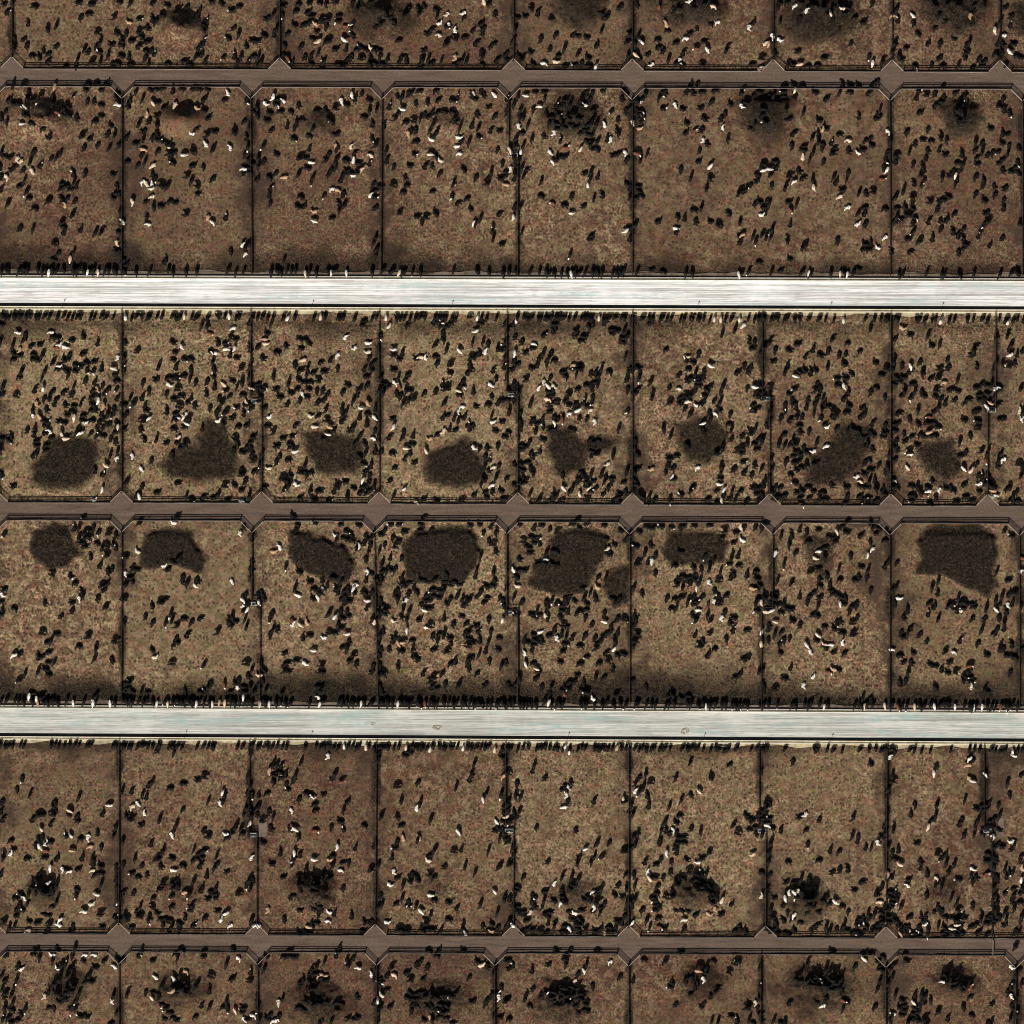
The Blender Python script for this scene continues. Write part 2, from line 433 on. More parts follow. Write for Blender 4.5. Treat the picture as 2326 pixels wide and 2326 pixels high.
for h, d, pts in MUD:
    pxs = [p[0] for p in pts]; pys = [p[1] for p in pts]
    i0 = int((X(min(pxs) - 40) + EXT) / STEP); i1 = int((X(max(pxs) + 40) + EXT) / STEP) + 2
    j0 = int((Y(max(pys) + 40) + EXT) / STEP); j1 = int((Y(min(pys) - 40) + EXT) / STEP) + 2
    i0 = max(i0, 0); j0 = max(j0, 0)
    sl = (slice(j0, j1), slice(i0, i1))
    ax, ay = PXg[sl] + (n12[sl] - .5) * 26, PYg[sl] + (n12[::-1][sl] - .5) * 26
    dist = np.full(ax.shape, 1e9); ins = np.zeros(ax.shape, bool)
    for k in range(len(pts)):
        (xa, ya), (xb, yb) = pts[k], pts[(k + 1) % len(pts)]
        ex, ey = xb - xa, yb - ya
        t_ = np.clip(((ax - xa) * ex + (ay - ya) * ey) / (ex * ex + ey * ey), 0, 1)
        dist = np.minimum(dist, np.hypot(ax - xa - t_ * ex, ay - ya - t_ * ey))
        if ya != yb: ins ^= ((ya > ay) != (yb > ay)) & (ax < (xb - xa) * (ay - ya) / (yb - ya) + xa)
    sd = np.where(ins, dist, -dist) + (n4[sl] - .5) * 12 + (n1[sl] - .5) * 5
    soft = 9 if pts[0][1] > 1170 else 17
    damp[sl] = np.maximum(damp[sl], d * smooth(-soft, soft, sd))
    hgt[sl] = np.maximum(hgt[sl], h * smooth(-1, 7, sd))
    rug[sl] = np.maximum(rug[sl], .24 * smooth(-4, 10, sd))
# trampled wet bands along the feed bunks
for nm, sgn, w_, a_ in (('road1', 1, 52, .62), ('road2', 1, 74, .85), ('road1b', -1, 70, .55), ('road2b', -1, 36, .30)):
    dist = (lerp_line(nm) - PYg) * sgn - 12
    band = np.where(dist > -14, 1 - smooth(.12 * w_, 1.15 * w_, dist + (n12 - .5) * 60 + (n30 - .5) * 60 + (n4 - .5) * 24), 0) * (dist > -14)
    if nm == 'road1b': band *= smooth(16, 34, dist + (n4 - .5) * 14)
    damp = np.maximum(damp, band * a_)
# dark dung banked along the dividing fences
row_bounds = []
for i, row in enumerate(ROWS):
    yt = lerp_line(row['top']) if row['top'] else np.full_like(GX, -400.0)
    yb = lerp_line(row['bot']) if row['bot'] else np.full_like(GX, 2800.0)
    row_bounds.append((yt, yb))
    inside = (PYg > yt) & (PYg < yb)
    for (xt, xb, jog) in row['divs']:
        yj = jog if jog else 0
        xx = np.where(PYg < yj, xt, xb) if jog else xt + (xb - xt) * (PYg - yt) / np.maximum(yb - yt, 1)
        dd = np.abs(PXg - xx)
        damp = np.maximum(damp, inside * (1 - smooth(1.5, 12, dd + (n4 - .5) * 14 + (n12 - .5) * 16)) *   .80 * smooth(.24, .58, n12[:, ::-1] + (n4 - .5) * .5))
        hgt += inside * (1 - smooth(2, 9, dd)) * .16
stain = np.zeros_like(GX)
for i, row in enumerate(ROWS):
    yt, yb = row_bounds[i]
    inside = (PYg > yt) & (PYg < yb)
    dist = np.full_like(GX, 1e3)
    for (xt, xb, jog) in row['divs']: dist = np.minimum(dist, np.abs(PXg - (xt + xb) / 2))
    dy_ = np.minimum((PYg - yt) * 1.15 + (34 if row['top'] and row['top'].startswith('top') else 0), (yb - PYg) * 1.15 + (34 if row['bot'] and row['bot'].startswith('lane') else 0))
    dist = np.minimum(dist, dy_)
    stain = np.where(inside, 1 - smooth(4, 62, dist + (n30 - .5) * 90 + (n12 - .5) * 50), stain)
stain = np.clip(stain * .62 + (vnoise(16, 4, 31) - .5) * .9, 0, 1)
# per-pen colour of the soil
litter = np.ones_like(GX)
tone = np.full_like(GX, .5); olive = np.full_like(GX, .1)
rng = np.random.default_rng(21)
#   light crumbs, olive straw, litter contrast: pen by pen from the left
PEN_SOIL = [
    [(.30, .10, 1.0), (.30, .12, 1.0), (.32, .10, 1.1), (.34, .10, .9), (.36, .14, .9), (.34, .12, 1.0), (.36, .10, 1.0), (.3, .1, 1)],
    [(.34, .08, 1.1), (.36, .08, 1.15), (.34, .14, .70), (.42, .10, 1.0), (.36, .08, 1.0), (.40, .12, 1.05), (.32, .06, .65), (.34, .06, 1.0), (.34, .08, 1)],
    [(.8, .6, .9), (1.0, .85, .95), (.74, .58, 1.15), (.66, .58, 1.15), (1.0, .80, .9), (.86, .66, 1.1), (.68, .46, 1.15), (.46, .34, 1.1), (.58, .40, 1.15), (.62, .42, .9)],
    [(.8, .5, .9), (.84, .46, 1.05), (.66, .74, .65), (.74, .46, 1.0), (.86, .62, 1.2), (.60, .56, 1.1), (.80, .48, 1.05), (.70, .44, 1.1), (.36, .56, .85), (.5, .4, 1)],
    [(.4, .3, .8), (.46, .34, .65), (.44, .28, .85), (.34, .14, 1.0), (.36, .12, .75), (.50, .30, .75), (.66, .40, 1.0), (.52, .34, .70), (.56, .20, .95), (.5, .2, 1)],
    [(.3, .1, .9), (.32, .08, .8), (.34, .10, .9), (.30, .08, .9), (.32, .10, 1.0), (.32, .10, 1.0), (.30, .08, .95), (.34, .10, .95), (.34, .10, .9), (.3, .1, 1)],
]
for i, row in enumerate(ROWS):
    yt, yb = row_bounds[i]
    edges = [-1e9] + [d[0] for d in row['divs']] + [1e9]
    for j in range(len(edges) - 1):
        xe0 = np.full_like(GX, edges[j]); xe1 = np.full_like(GX, edges[j + 1])
        msk = (PYg > yt - 20) & (PYg < yb + 20) & (PXg >= xe0) & (PXg < xe1)
        q = PEN_SOIL[i][min(j, len(PEN_SOIL[i]) - 1)]
        tone[msk] = q[0]; olive[msk] = q[1]; litter[msk] = q[2]
tone = np.clip(tone + (n30 - .5) * .9 + (n12 - .5) * .5, 0, 1)
olive = np.clip(olive + (n30[::-1] - .5) * .9 + (n12[::-1] - .5) * .5, 0, 1)
# keep the built strips flat
flat = np.zeros_like(GX)
for a, b in (('lane1', 'top2'), ('road1', 'road1b'), ('lane2', 'top4'), ('road2', 'road2b'), ('lane3', 'top6')):
    c0 = lerp_line(a) - 22; c1 = lerp_line(b) + 22
    flat = np.maximum(flat, smooth(-10, 6, PYg - c0) * (1 - smooth(-6, 10, PYg - c1)))
edge_f = 1 - np.clip((EXT - np.maximum(np.abs(GX), np.abs(GY))) / 8.0, 0, 1)
hgt = hgt + rug * ((n1 - .5) * 2.0 + (vnoise(2.6, 2, 9) - .5) * 1.6) + (n4 - .5) * .10 + (n1 - .5) * .06
hgt = hgt * (1 - flat) * (1 - edge_f)
hgt = hgt - 0.04 * flat

def ground_z(x, y):
    u = (x + EXT) / STEP; v = (y + EXT) / STEP
    if not (0 <= u < NG - 1 and 0 <= v < NG - 1): return 0.0
    iu, iv = int(u), int(v); fu, fv = u - iu, v - iv
    return float((hgt[iv, iu] * (1 - fu) + hgt[iv, iu + 1] * fu) * (1 - fv) + (hgt[iv + 1, iu] * (1 - fu) + hgt[iv + 1, iu + 1] * fu) * fv)

def grid_mesh(name, co, nu, nv, mat):
    me = bpy.data.meshes.new(name)
    idx = np.arange(nu * nv).reshape(nv, nu)
    quads = np.stack([idx[:-1, :-1], idx[:-1, 1:], idx[1:, 1:], idx[1:, :-1]], -1).reshape(-1, 4)
    me.vertices.add(nu * nv); me.vertices.foreach_set('co', co.astype(np.float32).ravel())
    me.loops.add(quads.size); me.loops.foreach_set('vertex_index', quads.astype(np.int32).ravel())
    me.polygons.add(len(quads)); me.polygons.foreach_set('loop_start', np.arange(0, quads.size, 4, dtype=np.int32))
    me.polygons.foreach_set('use_smooth', np.ones(len(quads), dtype=bool))
    me.update(calc_edges=True)
    me.materials.append(mat)
    return me

co = np.stack([GX, GY, hgt], -1).reshape(-1, 3)
gm = grid_mesh('ground', co, NG, NG, M_GROUND)
ca = gm.color_attributes.new('soil', 'FLOAT_COLOR', 'POINT')
buf = np.stack([np.clip(damp, 0, 1), tone, olive, stain], -1).astype(np.float32)
ca.data.foreach_set('color', buf.ravel())
la = gm.attributes.new('litter', 'FLOAT', 'POINT'); la.data.foreach_set('value', np.clip(litter + (n12 - .5) * 1.1 + (n30[:, ::-1] - .5) * .8, .25, 1.4).astype(np.float32).ravel())
ground = bpy.data.objects.new('ground', gm); COL.objects.link(ground); ground['kind'] = 'structure'
FAR = 6000.0
bm = bmesh.new()
for (x0, x1, y0, y1) in ((-FAR, FAR, EXT, FAR), (-FAR, FAR, -FAR, -EXT), (-FAR, -EXT, -EXT, EXT), (EXT, FAR, -EXT, EXT)):
    bm.faces.new([bm.verts.new(p) for p in ((x0, y0, 0), (x1, y0, 0), (x1, y1, 0), (x0, y1, 0))])
plain = link_mesh('surrounding_plain', bm, M_GROUND); plain['kind'] = 'structure'

# ------------------------------------------------------------------ lanes between the pens
def lane(a, b, row_up, row_dn):
    bm = bmesh.new()
    ya = lambda px: Y(line(a, px)); yb = lambda px: Y(line(b, px))
    xs = list(range(int(WEST), int(EAST) + 1, 30))
    top = [bm.verts.new((X(p), ya(p) - .12, .012)) for p in xs]
    bot = [bm.verts.new((X(p), yb(p) + .12, .012)) for p in xs]
    for i in range(len(xs) - 1):
        bm.faces.new((bot[i], bot[i + 1], top[i + 1], top[i]))
    ri = {id(r): k for k, r in enumerate(ROWS)}
    for j, d in enumerate(row_up['divs']):
        if (ri[id(row_up)], j) in NO_NODE: continue
        x = d[1]
        bm.faces.new([bm.verts.new(p) for p in ((X(x - HW), ya(x - HW) - .12, .012), (X(x + HW), ya(x + HW) - .12, .012), (X(x), Y(line(a, x) - DEPTH), .012))])
    for j, d in enumerate(row_dn['divs']):
        if (ri[id(row_dn)], j) in NO_NODE: continue
        x = d[0]
        bm.faces.new([bm.verts.new(p) for p in ((X(x + HW), yb(x + HW) + .12, .012), (X(x - HW), yb(x - HW) + .12, .012), (X(x), Y(line(b, x) + DEPTH), .012))])
    bmesh.ops.recalc_face_normals(bm, faces=bm.faces)
    o = link_mesh('lane', bm, M_LANE); o['kind'] = 'structure'
for a, b, u, d in (('lane1', 'top2', 0, 1), ('lane2', 'top4', 2, 3), ('lane3', 'top6', 4, 5)):
    lane(a, b, ROWS[u], ROWS[d])

# ------------------------------------------------------------------ feed roads, aprons and bunks
def strip(bm, fn0, fn1, z0, z1, step=60):
    """slab between two plan curves (fn: px -> y in metres)"""
    xs = list(range(int(WEST), int(EAST) + 1, step))
    q = []
    for p in xs:
        x = X(p)
        q.append([bm.verts.new(v) for v in ((x, fn0(p), z0), (x, fn1(p), z0), (x, fn1(p), z1), (x, fn0(p), z1))])
    for i in range(len(xs) - 1):
        for k in range(4):
            bm.faces.new((q[i][k], q[i][(k + 1) % 4], q[i + 1][(k + 1) % 4], q[i + 1][k]))
    bm.faces.new(q[0]); bm.faces.new(q[-1][::-1])
    bmesh.ops.recalc_face_normals(bm, faces=bm.faces)

for n, (a, b, nm) in enumerate((('road1', 'road1b', 'upper'), ('road2', 'road2b', 'lower'))):
    yN = lambda p, a=a: Y(line(a, p)); yS = lambda p, b=b: Y(line(b, p))
    bm = bmesh.new()
    strip(bm, lambda p: yS(p) + .92, lambda p: yN(p) + .02, -.3, .05)
    o = link_mesh('road', bm, M_ROAD[n]); o['kind'] = 'structure'
    bm = bmesh.new(); strip(bm, lambda p: yS(p) - .02, lambda p: yS(p) + .918, -.3, .04)  # road edge strip coloured dark where the bunk wall's shadow falls
    o = link_mesh('painted_shade_strip', bm, M_PAINTED_SHADE); o['kind'] = 'structure'
    for side, yy, s, word in (('north', yN, 1, 'above'), ('south', yS, -1, 'below')):
        t = empty('feed_bunk', (0, yy(1163), 0))
        tag(t, 'long pale concrete feed bunk along the %s edge of the %s white road' % ('top' if s > 0 else 'bottom', nm), 'feed bunk', 'concrete feed bunks along the roads')
        oy = -yy(1163)
        def off(d): return lambda p: yy(p) + oy + s * d
        bm = bmesh.new(); strip(bm, off(.03), off(.15), -.25, (.62 if s > 0 else .72)); link_mesh('road_wall', bm, M_BUNK, t)
        bm = bmesh.new(); strip(bm, off(.153), off(.66), -.25, .16); link_mesh('trough_floor', bm, M_FEED, t)
        bm = bmesh.new(); lw = .90 if s > 0 else 1.0; strip(bm, off(.663), off(lw), -.25, .44); link_mesh('pen_lip', bm, M_BUNK if s > 0 else M_BUNK_S, t)
        nr = empty('neck_rail', (0, 0, 0)); nr.parent = t
        bm = bmesh.new()
        for p in range(int(WEST), int(EAST), 60):
            add_tube(bm, (X(p), off(.78)(p), 1.12), (X(p + 60), off(.78)(p + 60), 1.12), .035, 6)
        link_mesh('cable', bm, M_PIPE, nr)
        proto = None
        for p in range(10, 2330, 36):
            if proto is None:
                bm = bmesh.new(); add_tube(bm, (0, 0, .3), (0, 0, 1.13), .04, 6); proto = q = link_mesh('post', bm, M_PIPE, nr)
            else:
                q = proto.copy(); COL.objects.link(q); q.parent = nr
            q.location = (X(p), off(.78)(p), 0)
        bm = bmesh.new(); strip(bm, lambda p: yy(p) + s * (lw + .003), lambda p: yy(p) + s * ((2.2 if s > 0 else 1.75) + .28 * math.sin(p * .031 + n) + .22 * math.sin(p * .083 + 2 * n)), -.3, .035, 12)
        o = link_mesh('apron', bm, M_APRON if s > 0 else M_APRON_S); o['kind'] = 'structure'

# ------------------------------------------------------------------ fences and gates
POST_ME = {}
def post_copy(parent, loc, h, mat, r=.07):
    k = (h, mat.name, r)
    if k not in POST_ME:
        bm = bmesh.new()
        add_tube(bm, (0, 0, -.4), (0, 0, h), r, 8)
        me = bpy.data.meshes.new('post'); bm.to_mesh(me); bm.free(); me.materials.append(mat); POST_ME[k] = me
    o = bpy.data.objects.new('post', POST_ME[k]); COL.objects.link(o); o.parent = parent; o.location = loc

def fence(pts, label, group, rails=(.62, .98, 1.34), curb=False, spacing=4.3, name='pipe_fence'):
    """pts: plan polyline in metres"""
    base = Vector((pts[0][0], pts[0][1], 0))
    t = empty(name, base)
    tag(t, label, 'fence', group)
    P_ = [Vector((p[0], p[1], 0)) - base for p in pts]
    posts = []
    for i in range(len(P_) - 1):
        a, b = P_[i], P_[i + 1]
        L = (b - a).length; n = max(1, round(L / spacing))
        for k in range(n + (1 if i == len(P_) - 2 else 0)):
            posts.append(a.lerp(b, k / n))
    zs = [ground_z(p.x + base.x, p.y + base.y) for p in posts]
    for h in rails:
        bm = bmesh.new()
        for i in range(len(posts) - 1):
            a = posts[i].copy(); b = posts[i + 1].copy()
            a.z = h + zs[i]; b.z = h + zs[i + 1]
            add_tube(bm, a, b, (.10 if h > .8 else .06) if curb else .055, 6)
        link_mesh('rail', bm, M_PIPE, t)
    for p, z in zip(posts, zs): post_copy(t, (p.x, p.y, z), 1.42, M_PIPE)
    if curb:
        bm = bmesh.new()
        for i in range(len(P_) - 1):
            a, b = P_[i], P_[i + 1]
            d = (b - a).normalized(); nrm = Vector((-d.y, d.x, 0)) * .13
            n = max(1, int((b - a).length / 2.2)); rr = random.Random(i * 7 + int(base.x * 3))
            ring0 = None
            for k in range(n + 1):
                c = a.lerp(b, k / n); zt = .36 + rr.uniform(-.05, .05); wv = rr.uniform(.85, 1.2)
                r_ = [bm.verts.new((c.x + nrm.x * s_ * wv, c.y + nrm.y * s_ * wv, z_)) for s_, z_ in ((-1, -.3), (1, -.3), (.85, zt), (-.85, zt))]
                if ring0:
                    for q in range(4): bm.faces.new((ring0[q], ring0[(q + 1) % 4], r_[(q + 1) % 4], r_[q]))
                else: bm.faces.new(r_)
                ring0 = r_
            bm.faces.new(ring0[::-1])
        bmesh.ops.recalc_face_normals(bm, faces=bm.faces)
        link_mesh('curb', bm, M_CURB, t)
    return t

def gate(a, b, label, group):
    base = Vector((a[0], a[1], 0)); e = Vector((b[0], b[1], 0)) - base
    t = empty('pipe_gate', base); tag(t, label, 'gate', group)
    d = e.normalized(); L = e.length
    bm = bmesh.new()
    p0 = d * .12; p1 = d * (L - .12)
    for z in (.30, 1.36):
        add_tube(bm, p0 + Vector((0, 0, z)), p1 + Vector((0, 0, z)), .075 if z > 1 else .05, 8)
    for p in (p0, p1): add_tube(bm, p + Vector((0, 0, .22)), p + Vector((0, 0, 1.40)), .06, 8)
    link_mesh('frame', bm, M_GALV, t)
    for z in (.50, .70, .90, 1.12):
        bm = bmesh.new(); add_tube(bm, p0 + Vector((0, 0, z)), p1 + Vector((0, 0, z)), .038, 6); link_mesh('bar', bm, M_GALV, t)
    bm = bmesh.new(); add_box(bm, 0, .1, -.05, .05, .86, 1.0)
    l = link_mesh('latch', bm, M_PIPE, t); l.location = d * (L - .2) + Vector((0, 0, 0)); l.rotation_euler = (0, 0, math.atan2(d.y, d.x))
    for p in (Vector((0, 0, 0)), e): post_copy(t, (p.x, p.y, 0), 1.5, M_PIPE, .09)

def pen_phrase(i, j):
    return 'the %s and %s pens' % (ORD[j], ORD[j + 1])
for i, row in enumerate(ROWS):
    divs = row['divs']
    lane_bot = row['bot'] and row['bot'].startswith('lane')
    lane_top = row['top'] and row['top'].startswith('top')
    for j, (xt, xb, jog) in enumerate(divs):
        yt = (line(row['top'], xt) + (DEPTH if lane_top and (i, j) not in NO_NODE else (0 if lane_top else 8))) if row['top'] else -70
        yb = (line(row['bot'], xb) - (DEPTH if lane_bot and (i, j) not in NO_NODE else (0 if lane_bot else 8))) if row['bot'] else 2400
        pts = [(X(xt), Y(yt)), (X(xt), Y(jog)), (X(xb), Y(jog)), (X(xb), Y(yb))] if jog else [(X(xt), Y(yt)), (X(xb), Y(yb))]
        fence(pts, 'dark pipe fence dividing %s in the %s' % (pen_phrase(i, j + 1), row['where']), 'dividing fences between pens',
              rails=(.45, .75, 1.05, 1.34))
    # the fence along the lane with its cut corners
    for which in ('bot', 'top'):
        nm = row[which]
        if not nm or nm.startswith('road'): continue
        xs = [d[1] if which == 'bot' else d[0] for d in divs]
        dirn = -1 if which == 'bot' else 1
        prev = WEST
        for j, x in enumerate(xs + [None]):
            if x is None: nxt = EAST
            elif (i, j) in NO_NODE: continue
            else: nxt = x - HW
            if nxt - prev > 5:
                fence([(X(prev), Y(line(nm, prev))), (X(nxt), Y(line(nm, nxt)))],
                      'pipe fence on pale curb between lane and %s pen of %s' % (ORD[j + 1], row['where']),
                      'lane fences on a pale curb', curb=True)
            if x is None: break
            for sgn, word in ((-1, 'left'), (1, 'right')):
                gate((X(x + sgn * HW * .97), Y(line(nm, x + sgn * HW) + dirn * 1.0)), (X(x + sgn * .8), Y(line(nm, x) + dirn * (DEPTH - .6))),
                     'slanting pipe gate %s of the %s lane corner in the %s' % (word, ORD[j + 1], row['where']), 'slanting corner gates of the pens')
            prev = x + HW

# a closed gate across the lowest lane
gate((X(2255.5), Y(2134.5)), (X(2255), Y(2170)), 'straight pipe gate closing the lowest lane near its right end', None)

# ------------------------------------------------------------------ water troughs where the dividers step aside
def trough(px, py, ln, label):
    t = empty('water_trough', (X(px), Y(py), ground_z(X(px), Y(py)) - .02)); tag(t, label, 'trough', 'concrete water troughs on the dividing fences')
    bm = bmesh.new(); h = ln / 2; wd = .55
    add_box(bm, -h, h, -wd, -wd + .13, 0, .62); add_box(bm, -h, h, wd - .13, wd, 0, .62)
    add_box(bm, -h, -h + .13, -wd + .13, wd - .13, 0, .62); add_box(bm, h - .13, h, -wd + .13, wd - .13, 0, .62)
    add_box(bm, -h + .13, h - .13, -wd + .13, wd - .13, 0, .12)
    link_mesh('basin', bm, M_TANK, t)
    bm = bmesh.new(); add_box(bm, -h + .135, h - .135, -wd + .135, wd - .135, .3, .5); link_mesh('water', bm, M_WATER, t)
    bm = bmesh.new(); add_box(bm, -.2, .2, -wd + .02, -wd + .42, .625, .78); link_mesh('float_cover', bm, M_GALV, t)
for i, row in enumerate(ROWS):
    for j, (xt, xb, jog) in enumerate(row['divs']):
        if jog: trough((xt + xb) / 2, jog + 7, 2.5, 'grey water trough at the step in the %s dividing fence, %s' % (ORD[j + 1], row['where']))
for px0, px1, py0, py1, lab in ((587, 606, 1852, 1901, 'left'), (2268, 2280, 1858, 1903, 'right')):
    bm = bmesh.new(); add_box(bm, X(px0), X(px1), Y(py1), Y(py0), -.2, .1); bmesh.ops.bevel(bm, geom=bm.edges[:], offset=.03)
    o = link_mesh('concrete_pad', bm, M_APRON); tag(o, 'rectangular pale concrete pad beside the %s trough below lower road' % ('left hand' if lab == 'left' else 'right hand'), 'pad')

# ------------------------------------------------------------------ marker posts and spills on the roads
for k, (px, py, rd) in enumerate(((142, 697, 0), (707, 699, 0), (1024, 699, 0), (1583, 702, 0), (1884, 703, 0), (2138, 704, 0), (419, 1675.5, 1), (705, 1677, 1), (1288, 1680, 1), (1597, 1682, 1), (1887, 1683, 1))):
    nm = 'road1b' if rd == 0 else 'road2b'
    t = empty('marker_post', (X(px), Y(line(nm, px)) - .26, 0))
    cnt = [0, 0]; n_ = k + 1 if rd == 0 else k - 5
    tag(t, 'thin grey marker post at the bottom edge of the %s road, %s from left' % ('upper' if rd == 0 else 'lower', ORD[n_]), 'post', 'marker posts along the roads')
    bm = bmesh.new(); add_tube(bm, (0, 0, .1), (0, 0, 1.9), .05, 8); link_mesh('pole', bm, M_SIGN, t)
    bm = bmesh.new(); add_box(bm, -.16, .16, -.085, -.055, 1.5, 1.9); link_mesh('plate', bm, M_SIGN, t)
for px, py, rx, ry, lab in ((993, 1652, 10, 6, 'brown clump of spilled feed on lower road, left one with a tail'), (1556, 1660, 10, 8, 'brown clump of spilled feed on lower road, ring shaped right one'), (847, 1644, 5, 3, 'tiny dark clump of dung on the lower road near the middle')):
    bm = bmesh.new(); rr = random.Random(px)
    for k in range(70 if rx > 6 else 14):
        a_ = rr.uniform(0, 6.28); q = rr.uniform(.15, 1) ** .6
        c = Vector((math.cos(a_) * q * rx * K, math.sin(a_) * q * ry * K, .05)); r0 = rr.uniform(.06, .2)
        m4 = Matrix.Translation(c) @ Matrix.Diagonal((1.3, 1, .5, 1)) 
        bmesh.ops.create_icosphere(bm, subdivisions=1, radius=r0, matrix=m4)
    for v in bm.verts: v.co += Vector((rr.uniform(-.03, .03), rr.uniform(-.03, .03), rr.uniform(-.02, .02)))
    o = link_mesh('feed_spill', bm, M_MANURE); o.location = (X(px), Y(py), 0); tag(o, lab, 'spill')

# ------------------------------------------------------------------ cattle
def cow_mesh(name, pose, turn, sub):
    V, E_, rad = [], [], []
    fat = 1.34 if sub else 1.08
    def v(p, r):
        V.append(p); rad.append((r[0] * fat, r[1] * fat) if isinstance(r, tuple) else (r * 1.25, r * 1.25)); return len(V) - 1
    def chain(start, pts):
        last = start
        for p, r in pts:
            n_ = v(p, r); E_.append((last, n_)); last = n_
        return last
    zb = 1.10 if pose != 'L' else 0.46
    pel = v((-.72, 0, zb + .06), (.27, .30))
    loin = chain(pel, [((-.35, 0, zb + .02), (.34, .35))])
    bar = chain(loin, [((.05, 0, zb), (.37, .38))])
    chest = chain(bar, [((.42, 0, zb + .02), (.33, .37))])
    sh = chain(chest, [((.68, 0, zb + .06), (.25, .30))])
    ct, st_ = math.cos(turn), math.sin(turn)
    def hd(f, z): return (.68 + f * ct, f * st_, z)
    if pose == 'E': hz = (zb + .02, zb - .30, zb - .52, zb - .70)
    elif pose == 'L': hz = (zb + .22, zb + .40, zb + .34, zb + .22)
    else: hz = (zb + .16, zb + .26, zb + .18, zb + .02)
    neck = chain(sh, [(hd(.28, hz[0]), (.20, .25))])
    poll = chain(neck, [(hd(.56, hz[1]), (.165, .18))])
    face = chain(poll, [(hd(.76, hz[2]), (.14, .155))])
    muz = chain(face, [(hd(.97, hz[3]), (.105, .105))])
    for s_ in (-1, 1):
        nx = -st_ * s_ * .24; ny = ct * s_ * .24
        p = hd(.56, hz[1] + .04)
        chain(poll, [((p[0] + nx * .55, p[1] + ny * .55, p[2]), .065), ((p[0] + nx * 1.15, p[1] + ny * 1.15, p[2] - .03), .045)])
    tail = chain(pel, [((-1.0, 0, zb + .16), .055), ((-1.06, .02, zb - .22), .03), ((-1.05, .03, max(.1, zb - .62)), .045)])
    for s_ in (-1, 1):
        if pose != 'L':
            chain(pel, [((-.70, s_ * .20, .92), (.15, .17)), ((-.62, s_ * .21, .70), (.10, .11)), ((-.82, s_ * .20, .46), (.062, .065)), ((-.76, s_ * .20, .16), .05), ((-.72, s_ * .20, .03), .065)])
            chain(sh, [((.60, s_ * .19, .84), (.12, .14)), ((.58, s_ * .19, .48), (.066, .07)), ((.58, s_ * .19, .16), .048), ((.61, s_ * .19, .03), .062)])
        else:
            chain(pel, [((-.45, s_ * .34, .24), (.15, .17)), ((-.10, s_ * .48, .13), (.08, .08)), ((-.42, s_ * .56, .09), .055), ((-.20, s_ * .60, .07), .05)])
            chain(sh, [((.72, s_ * .26, .20), (.10, .10)), ((.98, s_ * .24, .12), .065), ((.72, s_ * .30, .07), .055)])
    me = bpy.data.meshes.new(name)
    me.from_pydata(V, E_, [])
    o = bpy.data.objects.new(name, me); COL.objects.link(o)
    sm_ = o.modifiers.new('skin', 'SKIN'); sm_.use_smooth_shade = True
    if sub:
        ss = o.modifiers.new('sub', 'SUBSURF'); ss.levels = sub; ss.render_levels = sub
    for i_, d_ in enumerate(me.skin_vertices[0].data):
        d_.radius = rad[i_]; d_.use_root = (i_ == 0)
    dg = bpy.context.evaluated_depsgraph_get()
    out = bpy.data.meshes.new_from_object(o.evaluated_get(dg))
    out.name = name
    bpy.data.objects.remove(o); bpy.data.meshes.remove(me)
    # mark the head so that pale faced animals can be coloured
    f = out.attributes.new('head', 'FLOAT', 'POINT')
    n_ = len(out.vertices); c = np.zeros(n_ * 3, np.float32); out.vertices.foreach_get('co', c); c = c.reshape(-1, 3)
    c[:, 1] *= (1.2 if pose == 'E' else 1.36); out.vertices.foreach_set('co', c.ravel())
    hx = (c[:, 0] - .68) * ct + c[:, 1] * st_
    lat = np.abs(-(c[:, 0] - .68) * st_ + c[:, 1] * ct)
    f.data.foreach_set('value', ((hx > .52) & (lat < .3)).astype(np.float32))
    for p in out.polygons: p.use_smooth = True
    out.materials.clear()
    return out

POSES = {'S': [('S', 0.0), ('S', .55), ('S', -.6), ('E', .25), ('E', -.3)], 'E': [('E', 0.0), ('E', .2), ('E', -.2)], 'L': [('L', .5), ('L', -.55), ('L', 0.1), ('L', 1.1), ('L', -1.0)]}
MESH = {}
def get_mesh(p, k, sub):
    q = POSES[p][k % len(POSES[p])]
    key = (q, sub)
    if key not in MESH: MESH[key] = cow_mesh('cow', q[0], q[1], sub)
    return MESH[key]

